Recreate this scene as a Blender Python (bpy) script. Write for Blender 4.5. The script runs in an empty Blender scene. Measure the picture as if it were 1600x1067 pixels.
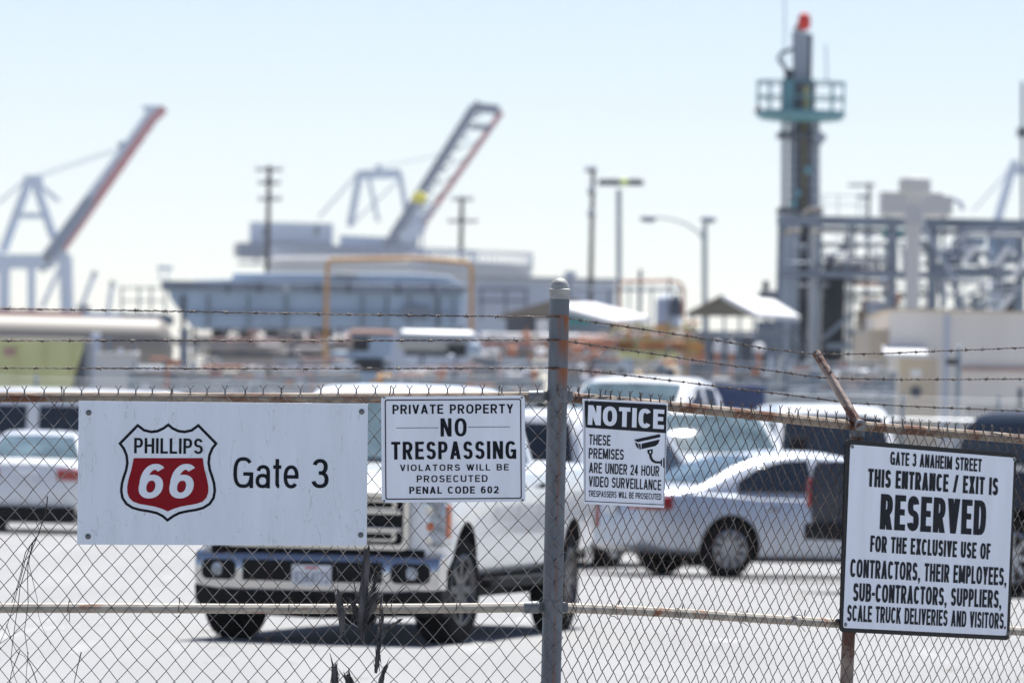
import bpy, bmesh, math, random
from mathutils import Vector, Matrix
random.seed(7)
S = bpy.context.scene
COL = S.collection
R = math.radians

# ------------------------------------------------------------------ camera, sky, sun, exposure
FPX = 11538.0          # focal length in photo pixels (1600 wide)
CAMZ = 1.69            # eye height
HZN = 668.0            # horizon row at the picture's middle
ROLL = R(1.3)
cr, sr = math.cos(ROLL), math.sin(ROLL)

cam_d = bpy.data.cameras.new("camera")
cam = bpy.data.objects.new("camera", cam_d)
COL.objects.link(cam)
cam_d.sensor_width = 36.0
cam_d.lens = FPX / 1600 * 36
cam_d.shift_y = (HZN - 533.5) / 1600
cam_d.clip_start = 0.5
cam_d.clip_end = 12000
cam.matrix_world = Matrix(((cr, -sr, 0, 0), (0, 0, -1, 0), (sr, cr, 0, CAMZ), (0, 0, 0, 1)))
cam_d.dof.use_dof = True
cam_d.dof.focus_distance = 30.3
cam_d.dof.aperture_fstop = 6.6
S.camera = cam

w = bpy.data.worlds.new("World")
S.world = w
w.use_nodes = True
nt = w.node_tree
sky = nt.nodes.new("ShaderNodeTexSky")
sky.sky_type = 'NISHITA'
sky.sun_disc = False
SUN_EL, SUN_AZ = 66.0, 14.0        # azimuth clockwise from +Y (straight ahead)
sky.sun_elevation = R(SUN_EL)
sky.sun_rotation = R(SUN_AZ)
sky.air_density = 0.75
sky.dust_density = 0.0
sky.ozone_density = 1.0
bg = nt.nodes["Background"]
tint = nt.nodes.new("ShaderNodeMix")
tint.data_type = 'RGBA'
tint.blend_type = 'MULTIPLY'
tint.inputs[0].default_value = 1
tint.inputs[7].default_value = (1.03, .95, 1.0, 1)      # white balance of the photograph
nt.links.new(sky.outputs[0], tint.inputs[6])
nt.links.new(tint.outputs[2], bg.inputs[0])
bg.inputs[1].default_value = 0.067

sl = bpy.data.lights.new("sun", 'SUN')
sl.energy = 4.8
sl.angle = R(0.53)
sl.color = (1.0, 0.98, 0.945)
so = bpy.data.objects.new("sun", sl)
COL.objects.link(so)
sd = Vector((math.sin(R(SUN_AZ)) * math.cos(R(SUN_EL)), math.cos(R(SUN_AZ)) * math.cos(R(SUN_EL)), math.sin(R(SUN_EL))))
so.rotation_euler = sd.to_track_quat('Z', 'Y').to_euler()
so.location = (0, 0, 60)

S.view_settings.view_transform = 'Standard'
S.view_settings.look = 'None'
S.view_settings.exposure = 0.88
S.view_settings.gamma = 1
S.render.engine = 'CYCLES'
S.cycles.use_denoising = True
S.cycles.max_bounces = 8
S.cycles.volume_bounces = 0
S.cycles.caustics_reflective = False
S.cycles.caustics_refractive = False
S.cycles.sample_clamp_indirect = 6

# ------------------------------------------------------------------ helpers
def W(px, py, d):
    """where photo pixel (px, py) lies at depth d"""
    u, v = px - 800, HZN - py
    return Vector(((u * cr - v * sr) * d / FPX, d, CAMZ + (u * sr + v * cr) * d / FPX))

def gd(px, py):
    """depth of the ground at a photo pixel"""
    u, v = px - 800, HZN - py
    return -CAMZ * FPX / (u * sr + v * cr)

def lerp(a, b, t):
    return a + (b - a) * t

class MB:
    def __init__(s):
        s.v, s.f = [], []
    def add(s, vs, fs):
        o = len(s.v)
        s.v.extend([tuple(x) for x in vs])
        s.f.extend([tuple(i + o for i in f) for f in fs])
        return s
    def box(s, x0, x1, y0, y1, z0, z1):
        v = [(x, y, z) for z in (z0, z1) for y in (y0, y1) for x in (x0, x1)]
        return s.add(v, [(0, 2, 3, 1), (4, 5, 7, 6), (0, 1, 5, 4), (2, 6, 7, 3), (0, 4, 6, 2), (1, 3, 7, 5)])
    def beam(s, a, b, wd, h=None, up=(0, 0, 1)):
        a, b = Vector(a), Vector(b)
        h = h or wd
        t = (b - a).normalized()
        u = Vector(up)
        if abs(t.dot(u)) > .98:
            u = Vector((0, 1, 0))
        x = t.cross(u).normalized()
        z = x.cross(t)
        v = [p + x * (i * wd / 2) + z * (j * h / 2) for p in (a, b) for j in (-1, 1) for i in (-1, 1)]
        return s.add(v, [(0, 1, 3, 2), (4, 6, 7, 5), (0, 4, 5, 1), (2, 3, 7, 6), (0, 2, 6, 4), (1, 5, 7, 3)])
    def tube(s, pts, r, n=8, caps=True):
        pts = [Vector(p) for p in pts]
        m = len(pts)
        vs = []
        x = None
        for i, p in enumerate(pts):
            t = (pts[min(i + 1, m - 1)] - pts[max(i - 1, 0)])
            if t.length < 1e-9:
                t = Vector((0, 0, 1))
            t.normalize()
            if x is None:
                u = Vector((0, 1, 0)) if abs(t.y) < .9 else Vector((1, 0, 0))
                x = t.cross(u).normalized()
            x = (x - t * x.dot(t))
            if x.length < 1e-6:
                x = t.orthogonal()
            x.normalize()
            y = t.cross(x)
            rr = r[i] if isinstance(r, (list, tuple)) else r
            for k in range(n):
                a = 2 * math.pi * k / n
                vs.append(p + x * (rr * math.cos(a)) + y * (rr * math.sin(a)))
        fs = []
        for i in range(m - 1):
            for k in range(n):
                k2 = (k + 1) % n
                fs.append((i * n + k, i * n + k2, (i + 1) * n + k2, (i + 1) * n + k))
        if caps:
            fs.append(tuple(range(n - 1, -1, -1)))
            fs.append(tuple((m - 1) * n + k for k in range(n)))
        return s.add(vs, fs)
    def lathe(s, prof, org=(0, 0, 0), axis='Z', n=24):
        """prof = [(radius, height)]"""
        o = Vector(org)
        vs, fs = [], []
        for (rr, h) in prof:
            for k in range(n):
                a = 2 * math.pi * k / n
                c, q = rr * math.cos(a), rr * math.sin(a)
                vs.append(o + Vector({'Z': (c, q, h), 'Y': (c, h, q), 'X': (h, c, q)}[axis]))
        for i in range(len(prof) - 1):
            for k in range(n):
                k2 = (k + 1) % n
                fs.append((i * n + k, i * n + k2, (i + 1) * n + k2, (i + 1) * n + k))
        return s.add(vs, fs)
    def prism(s, poly, y0, y1, fn=None):
        """outline of (x, z) points given a thickness in y; fn maps (x, y, z) to a point"""
        fn = fn or (lambda x, y, z: (x, y, z))
        n = len(poly)
        v = [fn(x, y0, z) for x, z in poly] + [fn(x, y1, z) for x, z in poly]
        f = [tuple(range(n)), tuple(range(2 * n - 1, n - 1, -1))]
        f += [(i, n + i, n + (i + 1) % n, (i + 1) % n) for i in range(n)]
        return s.add(v, f)
    def sheet(s, poly, y):
        return s.add([(x, y, z) for x, z in poly], [tuple(range(len(poly)))])
    def pbox(s, px0, py0, px1, py1, d, dep):
        """box that fills a pixel rectangle at depth d, dep metres deep"""
        k = d / FPX
        c = W((px0 + px1) / 2, (py0 + py1) / 2, d)
        hw, hh = (px1 - px0) * k / 2, (py1 - py0) * k / 2
        return s.box(c.x - hw, c.x + hw, d, d + dep, c.z - hh, c.z + hh)
    def build(s, name, m, parent=None, bevel=0, seg=2, angle=35, local=False):
        me = bpy.data.meshes.new(name)
        off = Vector((0, 0, 0))
        if parent is not None and not local:
            p = parent
            while p is not None:
                off += p.location
                p = p.parent
        me.from_pydata([Vector(x) - off for x in s.v] if off.length else s.v, [], s.f)
        bm = bmesh.new()
        bm.from_mesh(me)
        bmesh.ops.recalc_face_normals(bm, faces=bm.faces)
        bm.to_mesh(me)
        bm.free()
        me.polygons.foreach_set('use_smooth', [True] * len(me.polygons))
        me.set_sharp_from_angle(angle=R(angle))
        me.materials.append(m)
        o = bpy.data.objects.new(name, me)
        COL.objects.link(o)
        if parent is not None:
            o.parent = parent
        if bevel:
            b = o.modifiers.new("bevel", 'BEVEL')
            b.width = bevel
            b.segments = seg
            b.limit_method = 'ANGLE'
            b.angle_limit = R(40)
            b.harden_normals = False
        return o

def tag(o, label=None, cat=None, group=None, kind=None):
    for k, v in (('label', label), ('category', cat), ('group', group), ('kind', kind)):
        if v:
            o[k] = v
    return o

def thing(name, loc, label, cat, group=None, rz=0.0):
    o = bpy.data.objects.new(name, None)
    COL.objects.link(o)
    o.location = loc
    o.rotation_euler = (0, 0, rz)
    o.empty_display_size = .2
    return tag(o, label, cat, group)

def children(o):
    return [c for c in bpy.data.objects if c.parent == o]

# ------------------------------------------------------------------ materials
def mk(name, col, rough=.55, metal=0.0, var=.12, scale=4.0, rust=0.0, rscale=3.0, rcol=(.16, .055, .022), bump=0.0, coat=0.0,
       spec=.5, stretch=(1, 1, 1), bscale=None):
    m = bpy.data.materials.new(name)
    m.use_nodes = True
    t = m.node_tree
    b = t.nodes["Principled BSDF"]
    L = t.links.new
    tc = t.nodes.new("ShaderNodeTexCoord")
    mp = t.nodes.new("ShaderNodeMapping")
    mp.inputs['Scale'].default_value = stretch
    L(tc.outputs['Object'], mp.inputs[0])
    n = t.nodes.new("ShaderNodeTexNoise")
    n.inputs['Scale'].default_value = scale
    n.inputs['Detail'].default_value = 5
    L(mp.outputs[0], n.inputs['Vector'])
    mx = t.nodes.new("ShaderNodeMix")
    mx.data_type = 'RGBA'
    c = col
    mx.inputs[6].default_value = (*[max(0, x * (1 - var)) for x in c], 1)
    mx.inputs[7].default_value = (*[min(1, x * (1 + var)) for x in c], 1)
    rp = t.nodes.new("ShaderNodeMapRange")
    rp.inputs[1].default_value = .3
    rp.inputs[2].default_value = .7
    L(n.outputs[0], rp.inputs[0])
    L(rp.outputs[0], mx.inputs[0])
    outc = mx.outputs[2]
    b.inputs['Roughness'].default_value = rough
    b.inputs['Metallic'].default_value = metal
    b.inputs['Specular IOR Level'].default_value = spec
    b.inputs['Coat Weight'].default_value = coat
    b.inputs['Coat Roughness'].default_value = .05
    if rust > 0:
        n2 = t.nodes.new("ShaderNodeTexNoise")
        n2.inputs['Scale'].default_value = rscale
        n2.inputs['Detail'].default_value = 8
        n2.inputs['Roughness'].default_value = .65
        L(mp.outputs[0], n2.inputs['Vector'])
        r2 = t.nodes.new("ShaderNodeMapRange")
        r2.inputs[1].default_value = .66 - .3 * rust
        r2.inputs[2].default_value = .74 - .3 * rust
        L(n2.outputs[0], r2.inputs[0])
        m2 = t.nodes.new("ShaderNodeMix")
        m2.data_type = 'RGBA'
        L(r2.outputs[0], m2.inputs[0])
        L(outc, m2.inputs[6])
        m2.inputs[7].default_value = (*rcol, 1)
        outc = m2.outputs[2]
        if metal > 0:
            iv = t.nodes.new("ShaderNodeMapRange")
            iv.inputs[3].default_value = metal
            iv.inputs[4].default_value = 0.0
            L(r2.outputs[0], iv.inputs[0])
            L(iv.outputs[0], b.inputs['Metallic'])
    L(outc, b.inputs['Base Color'])
    if bump:
        bp = t.nodes.new("ShaderNodeBump")
        bp.inputs['Strength'].default_value = bump
        bp.inputs['Distance'].default_value = .01
        n3 = t.nodes.new("ShaderNodeTexNoise")
        n3.inputs['Scale'].default_value = bscale or scale * 6
        n3.inputs['Detail'].default_value = 4
        L(mp.outputs[0], n3.inputs['Vector'])
        L(n3.outputs[0], bp.inputs['Height'])
        L(bp.outputs[0], b.inputs['Normal'])
    return m

def ground_mat():
    m = bpy.data.materials.new("pale_asphalt")
    m.use_nodes = True
    t = m.node_tree
    b = t.nodes["Principled BSDF"]
    L = t.links.new
    tc = t.nodes.new("ShaderNodeTexCoord")
    def noise(sc, det=5, st=(1, 1, 1)):
        mp = t.nodes.new("ShaderNodeMapping")
        mp.inputs['Scale'].default_value = st
        L(tc.outputs['Object'], mp.inputs[0])
        n = t.nodes.new("ShaderNodeTexNoise")
        n.inputs['Scale'].default_value = sc
        n.inputs['Detail'].default_value = det
        L(mp.outputs[0], n.inputs['Vector'])
        return n.outputs[0]
    def ramp(sock, a, bb):
        r = t.nodes.new("ShaderNodeMapRange")
        r.inputs[1].default_value = a
        r.inputs[2].default_value = bb
        L(sock, r.inputs[0])
        return r.outputs[0]
    def mix(f, a, c):
        x = t.nodes.new("ShaderNodeMix")
        x.data_type = 'RGBA'
        L(f, x.inputs[0])
        for i, v in ((6, a), (7, c)):
            if isinstance(v, tuple):
                x.inputs[i].default_value = (*v, 1)
            else:
                L(v, x.inputs[i])
        return x.outputs[2]
    c1 = mix(ramp(noise(.9, 6, (1, .12, 1)), .3, .7), (.232, .231, .228), (.302, .30, .295))
    c2 = mix(ramp(noise(30, 4), .35, .65), c1, (.265, .265, .264))
    c3 = mix(ramp(noise(3.5, 5, (1, .2, 1)), .66, .69), c2, (.20, .19, .175))     # oil and tyre dirt
    c4 = mix(ramp(noise(1.7, 6, (1, .07, 1)), .62, .72), c3, (.345, .345, .342))   # worn pale patches
    L(c4, b.inputs['Base Color'])
    b.inputs['Roughness'].default_value = .9
    bp = t.nodes.new("ShaderNodeBump")
    bp.inputs['Strength'].default_value = .3
    bp.inputs['Distance'].default_value = .01
    L(noise(60, 3), bp.inputs['Height'])
    L(bp.outputs[0], b.inputs['Normal'])
    return m

def sign_mat(name, col, scratch=.5):
    """painted sheet metal: faint vertical streaks, hair scratches, specks"""
    m = mk(name, col, rough=.45, var=.05, scale=4, stretch=(3, 1, .45))
    t = m.node_tree
    b = t.nodes["Principled BSDF"]
    L = t.links.new
    src = b.inputs['Base Color'].links[0].from_socket
    tc = t.nodes.new("ShaderNodeTexCoord")
    mp = t.nodes.new("ShaderNodeMapping")
    mp.inputs['Rotation'].default_value = (0, .35, 0)
    mp.inputs['Scale'].default_value = (9, 1, 1.3)
    L(tc.outputs['Object'], mp.inputs[0])
    v = t.nodes.new("ShaderNodeTexNoise")
    v.inputs['Scale'].default_value = 2.2
    v.inputs['Detail'].default_value = 2
    v.inputs['Distortion'].default_value = 1.2
    L(mp.outputs[0], v.inputs['Vector'])
    # thin iso-line of the noise = wandering hair scratches
    sb = t.nodes.new("ShaderNodeMath"); sb.operation = 'SUBTRACT'; sb.inputs[1].default_value = .56
    ab = t.nodes.new("ShaderNodeMath"); ab.operation = 'ABSOLUTE'
    L(v.outputs[0], sb.inputs[0]); L(sb.outputs[0], ab.inputs[0])
    r = t.nodes.new("ShaderNodeMapRange")
    r.inputs[1].default_value = .002; r.inputs[2].default_value = .006
    r.inputs[3].default_value = scratch * .35; r.inputs[4].default_value = 0
    L(ab.outputs[0], r.inputs[0])
    n2 = t.nodes.new("ShaderNodeTexNoise")
    n2.inputs['Scale'].default_value = 55; n2.inputs['Detail'].default_value = 1
    L(tc.outputs['Object'], n2.inputs['Vector'])
    r2 = t.nodes.new("ShaderNodeMapRange")
    r2.inputs[1].default_value = .8; r2.inputs[2].default_value = .83
    r2.inputs[3].default_value = 0; r2.inputs[4].default_value = .7
    L(n2.outputs[0], r2.inputs[0])
    mxm = t.nodes.new("ShaderNodeMath"); mxm.operation = 'MAXIMUM'
    L(r.outputs[0], mxm.inputs[0]); L(r2.outputs[0], mxm.inputs[1])
    mx = t.nodes.new("ShaderNodeMix"); mx.data_type = 'RGBA'
    L(mxm.outputs[0], mx.inputs[0]); L(src, mx.inputs[6])
    mx.inputs[7].default_value = (.16, .15, .14, 1)
    L(mx.outputs[2], b.inputs['Base Color'])
    return m

M = {}
def reg(k, *a, **kw):
    M[k] = mk(k, *a, **kw)
reg('galv', (.30, .31, .32), rough=.5, metal=.55, var=.25, scale=14, rust=.22, rscale=5, bump=.15)
reg('galv_post', (.17, .185, .20), rough=.55, metal=.35, var=.18, scale=7, rust=.06, rscale=4, bump=.1)
reg('rail_old', (.25, .205, .16), rough=.65, metal=.15, var=.35, scale=6, rust=.58, rscale=2.2, rcol=(.13, .05, .022), bump=.15, stretch=(.8, 3, 3))
reg('rail_mid', (.40, .37, .32), rough=.6, metal=.2, var=.25, scale=6, rust=.3, rscale=2.4, rcol=(.22, .075, .025), bump=.12, stretch=(.8, 3, 3))
reg('wire', (.22, .215, .21), rough=.42, metal=.55, var=.4, scale=9, rust=.5, rscale=9, rcol=(.06, .032, .02))
reg('wire_rusty', (.16, .145, .13), rough=.5, metal=.5, var=.4, scale=9, rust=.75, rscale=9, rcol=(.062, .03, .018))
reg('barb', (.11, .10, .09), rough=.65, metal=.4, var=.4, scale=12, rust=.7, rscale=8, rcol=(.055, .035, .026))
reg('rust', (.15, .06, .03), rough=.8, var=.45, scale=9, bump=.3)
reg('rust_arm', (.34, .27, .23), rough=.6, metal=.3, var=.3, scale=9, rust=.8, rscale=6, rcol=(.11, .04, .022), bump=.25)
reg('ink', (.006, .009, .015), rough=.6, var=.2, scale=12, spec=.15)
reg('red', (.25, .004, .012), rough=.55, var=.05, scale=5, spec=.15)
reg('bolt', (.16, .17, .17), rough=.45, metal=.8, var=.25, scale=40)
reg('black_edge', (.006, .007, .008), rough=.5, var=.3, scale=10, spec=.2)
M['sign'] = sign_mat('sign_white', (.75, .81, .89), .8)
M['sign2'] = sign_mat('sign_white_clean', (.80, .85, .93), .2)
reg('bark', (.085, .082, .084), rough=.95, var=.85, spec=.2, scale=14, bump=1.0, bscale=40, stretch=(3, 3, .5))
reg('bark_pale', (.42, .38, .35), rough=.9, var=.3, scale=15)
reg('vine', (.050, .042, .038), rough=.9, var=.4, scale=8)
reg('white_paint', (.80, .81, .82), rough=.28, var=.03, scale=2, coat=.7)
reg('silver_paint', (.52, .56, .63), rough=.36, metal=.4, var=.05, scale=3, coat=.35)
reg('navy_paint', (.010, .016, .034), rough=.5, var=.1, scale=3, coat=.1, spec=.25)
reg('charcoal_paint', (.022, .024, .028), rough=.3, var=.1, scale=3, coat=.6)
reg('glass', (.012, .018, .028), rough=.06, var=.1, scale=2, spec=.6)
reg('windscreen', (.10, .145, .165), rough=.015, var=.45, scale=2.5, spec=1.0)
reg('tyre', (.009, .009, .010), rough=.9, var=.3, scale=10, spec=.1)
reg('rim', (.42, .43, .45), rough=.35, metal=.8, var=.1, scale=6)
reg('dark_rim', (.10, .10, .105), rough=.4, metal=.7, var=.2, scale=6)
reg('black_plastic', (.008, .0085, .010), rough=.7, var=.3, scale=8, spec=.15)
reg('chrome', (.50, .50, .51), rough=.12, metal=1.0, var=.03, scale=3)
reg('lamp_red', (.34, .010, .014), rough=.18, var=.1, scale=6, coat=.5)
reg('lamp_clear', (.36, .39, .43), rough=.12, var=.5, scale=14, coat=.6)
reg('amber', (.60, .12, .015), rough=.3, var=.1, scale=8)
reg('plate', (.70, .72, .75), rough=.5, var=.06, scale=9)
reg('plate_ink', (.04, .07, .20), rough=.5, var=.1, scale=9)
reg('plate_red', (.5, .04, .05), rough=.5, var=.1, scale=9)
# background
reg('steel_grey', (.19, .23, .285), rough=.55, metal=.2, var=.2, scale=.8, rust=.05, rscale=.6)
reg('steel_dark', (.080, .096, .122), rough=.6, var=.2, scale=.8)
reg('steel_pale', (.40, .42, .44), rough=.5, metal=.2, var=.15, scale=.7)
reg('tower_steel', (.34, .39, .45), rough=.5, metal=.3, var=.25, scale=.5, stretch=(1, 1, .2))
reg('turquoise', (.12, .30, .35), rough=.5, var=.12, scale=1)
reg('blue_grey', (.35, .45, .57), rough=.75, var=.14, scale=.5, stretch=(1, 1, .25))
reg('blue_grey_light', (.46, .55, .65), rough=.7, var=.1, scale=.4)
reg('soot', (.018, .022, .030), rough=.7, var=.3, scale=.8)
reg('tank_grey', (.50, .55, .64), rough=.6, var=.06, scale=.25, stretch=(1, 1, .2))
reg('tank_rim', (.60, .60, .585), rough=.6, var=.06, scale=.3)
reg('orange_pipe', (.55, .29, .09), rough=.5, var=.15, scale=1.5, rust=.1)
reg('coral', (.46, .20, .12), rough=.6, var=.25, scale=1.2)
reg('brick_pink', (.42, .26, .23), rough=.75, var=.2, scale=1.2)
reg('yellow_pipe', (.40, .34, .14), rough=.55, var=.2, scale=1)
reg('sand', (.56, .42, .25), rough=.95, var=.25, scale=1.5, bump=.6)
reg('beige_tank', (.29, .262, .228), rough=.55, var=.12, scale=.5, stretch=(.3, 1, 1))
reg('olive', (.60, .60, .29), rough=.6, var=.08, scale=1)
reg('white_roof', (.78, .78, .78), rough=.5, var=.05, scale=.6)
reg('tan_roof', (.20, .185, .15), rough=.8, var=.15, scale=.6)
reg('tan_wall', (.60, .51, .39), rough=.85, var=.08, scale=.6)
reg('beige_wall', (.80, .75, .68), rough=.85, var=.06, scale=.5, stretch=(3, 1, .3))
reg('grey_wall', (.34, .38, .41), rough=.8, var=.12, scale=.5, stretch=(1, 1, .3))
reg('wood_pole', (.11, .10, .095), rough=.9, var=.25, scale=2)
reg('pole_steel', (.30, .36, .40), rough=.5, metal=.4, var=.1, scale=1)
reg('lamp_lens', (.62, .72, .18), rough=.3, var=.1, scale=3)
reg('lamp_yellow', (.72, .66, .14), rough=.3, var=.1, scale=3)
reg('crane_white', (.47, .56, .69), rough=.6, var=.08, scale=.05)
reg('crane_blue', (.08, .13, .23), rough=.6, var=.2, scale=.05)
reg('crane_red', (.45, .05, .07), rough=.6, var=.1, scale=.05)
reg('flare_red', (.75, .035, .02), rough=.6, var=.1, scale=1)
reg('blue_box', (.045, .080, .19), rough=.5, var=.12, scale=1)
reg('teal', (.07, .27, .27), rough=.5, var=.1, scale=1)
reg('orange_far', (.50, .20, .14), rough=.6, var=.15, scale=.2)
reg('brown_hill', (.25, .21, .17), rough=.95, var=.15, scale=.2)
reg('far_wire', (.42, .44, .46), rough=.5, metal=.5, var=.1, scale=3)
reg('green_leaf', (.10, .15, .03), rough=.7, var=.35, scale=3)
reg('thin_strip', (.035, .035, .038), rough=.9, var=.2, scale=2)
reg('line_white', (.62, .62, .61), rough=.85, var=.2, scale=3)

# ------------------------------------------------------------------ ground
g = MB()
g.add([(-1500, -60, 0), (1500, -60, 0), (1500, 3600, 0), (-1500, 3600, 0)], [(0, 1, 2, 3)])
tag(g.build('ground', ground_mat()), 'pale worn asphalt of the parking lot', 'ground', kind='structure')

def ground_strip(name, pts, wd, z, m, lab):
    b = MB()
    vs, fs = [], []
    for i, (x, y) in enumerate(pts):
        vs += [(x, y - wd / 2, z), (x, y + wd / 2, z)]
        if i:
            fs.append((2 * i - 2, 2 * i, 2 * i + 1, 2 * i - 1))
    b.add(vs, fs)
    tag(b.build(name, m), lab, 'ground', kind='structure')
def gp(px, py):
    d = gd(px, py)
    return (W(px, py, d).x, d)
ground_strip('asphalt_strip', [gp(880, 889), gp(1000, 892), gp(1180, 908), gp(1330, 911), gp(1620, 915)], .55, .004, M['thin_strip'], 'thin dark strip across the parking lot')  # narrow dark band laid on the asphalt
ground_strip('parking_line', [gp(40, 986), gp(100, 981), gp(190, 968)], .22, .004, M['line_white'], 'short worn white line on the asphalt')
ground_strip('parking_line', [gp(1110, 1000), gp(1160, 1003)], .30, .004, M['line_white'], 'worn white mark on the asphalt right of the post')

# ------------------------------------------------------------------ lettering
def arc(cx, cy, rx, ry, a0, a1, e=2.3, n=0):
    n = n or max(6, int(abs(a1 - a0) / 12))
    out = []
    for i in range(n + 1):
        a = R(a0 + (a1 - a0) * i / n)
        c, q = math.cos(a), math.sin(a)
        out.append((cx + rx * math.copysign(abs(c) ** (2 / e), c), cy + ry * math.copysign(abs(q) ** (2 / e), q)))
    return out
# strokes: V x y0 y1 | H y x0 x1 | D x0 y0 x1 y1 | P points
GL = {
    'A': (.74, [('D', 0, 0, .5, 1), ('D', 1, 0, .5, 1), ('H', .24, .2, .8)]),
    'B': (.68, [('V', 0, 0, 1), ('H', 1, 0, .6), ('H', .52, 0, .62), ('H', 0, 0, .6), ('P', arc(.58, .76, .36, .24, 90, -90)), ('P', arc(.58, .26, .42, .26, 90, -90))]),
    'C': (.70, [('P', arc(.5, .5, .5, .5, 38, 322, 2.6))]),
    'D': (.70, [('V', 0, 0, 1), ('H', 1, 0, .5), ('H', 0, 0, .5), ('P', arc(.48, .5, .52, .5, 90, -90, 2.6))]),
    'E': (.60, [('V', 0, 0, 1), ('H', 1, 0, 1), ('H', .52, 0, .92), ('H', 0, 0, 1)]),
    'F': (.56, [('V', 0, 0, 1), ('H', 1, 0, 1), ('H', .5, 0, .9)]),
    'G': (.74, [('P', arc(.5, .5, .5, .5, 40, 345, 2.6)), ('H', .45, .5, 1), ('V', 1, 0, .47)]),
    'H': (.70, [('V', 0, 0, 1), ('V', 1, 0, 1), ('H', .52, 0, 1)]),
    'I': (0, [('V', .5, 0, 1)]),
    'K': (.70, [('V', 0, 0, 1), ('D', .05, .36, .95, 1), ('D', .38, .55, 1, 0)]),
    'L': (.55, [('V', 0, 0, 1), ('H', 0, 0, 1)]),
    'M': (.86, [('V', 0, 0, 1), ('V', 1, 0, 1), ('D', .02, 1, .5, .06), ('D', .98, 1, .5, .06)]),
    'N': (.70, [('V', 0, 0, 1), ('V', 1, 0, 1), ('D', .02, 1, .98, 0)]),
    'O': (.76, [('P', arc(.5, .5, .5, .5, 0, 360, 2.5, 40))]),
    'P': (.64, [('V', 0, 0, 1), ('H', 1, 0, .55), ('H', .44, 0, .55), ('P', arc(.53, .72, .47, .28, 90, -90))]),
    'R': (.69, [('V', 0, 0, 1), ('H', 1, 0, .55), ('H', .47, 0, .55), ('P', arc(.51, .735, .45, .265, 90, -90)), ('D', .48, .5, .98, 0)]),
    'S': (.65, [('P', arc(.5, .755, .46, .245, 12, 270) + arc(.5, .255, .5, .255, 90, -165)[1:])]),
    'T': (.62, [('H', 1, 0, 1), ('V', .5, 0, 1)]),
    'U': (.70, [('V', 0, .3, 1), ('V', 1, .3, 1), ('P', arc(.5, .36, .5, .36, 180, 360))]),
    'V': (.70, [('D', 0, 1, .5, 0), ('D', 1, 1, .5, 0)]),
    'W': (1.0, [('D', 0, 1, .26, 0), ('D', .5, 1, .26, 0), ('D', .5, 1, .74, 0), ('D', 1, 1, .74, 0)]),
    'X': (.70, [('D', 0, 1, 1, 0), ('D', 1, 1, 0, 0)]),
    'Y': (.68, [('D', 0, 1, .5, .42), ('D', 1, 1, .5, .42), ('V', .5, 0, .46)]),
    '0': (.60, [('P', arc(.5, .5, .5, .5, 0, 360, 2.5, 40))]),
    '1': (.34, [('V', .75, 0, 1), ('D', 0, .74, .7, 1)]),
    '2': (.60, [('P', arc(.5, .71, .5, .29, 172, -38) + [(.05, .06)]), ('H', 0, 0, 1)]),
    '3': (.60, [('P', arc(.47, .76, .45, .24, 165, -90) + [(.36, .52)]), ('P', [(.36, .52)] + arc(.47, .26, .53, .26, 90, -168))]),
    '4': (.62, [('V', .74, 0, 1), ('H', .25, 0, 1), ('D', .70, 1, .04, .27)]),
    '6': (.60, [('P', arc(.5, .31, .5, .31, 0, 360, 2.2, 36)), ('P', arc(.58, .5, .58, .5, 52, 190, 2.1))]),
    '7': (.56, [('H', 1, 0, 1), ('D', .95, 1, .35, 0)]),
    '9': (.60, [('P', arc(.5, .69, .5, .31, 0, 360, 2.2, 36)), ('P', arc(.42, .5, .58, .5, 232, 370, 2.1))]),
    'a': (.56, [('P', arc(.5, .50, .44, .22, 165, 0)), ('V', .94, 0, .52), ('P', arc(.46, .20, .46, .20, 0, 360, 2.3, 30))]),
    't': (.30, [('V', .5, .12, .95), ('H', .715, 0, 1), ('P', [(.5, .25)] + arc(1.0, .16, .5, .16, 180, 270))]),
    'e': (.56, [('P', arc(.5, .36, .5, .36, 2, 318, 2.3)), ('H', .36, .04, .99)]),
    '-': (.36, [('H', .42, 0, 1)]),
    '/': (.62, [('D', 0, 0, 1, 1)]),
    '.': (0, [('dot', 0)]),
    ',': (0, [('dot', 1)]),
}
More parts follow.
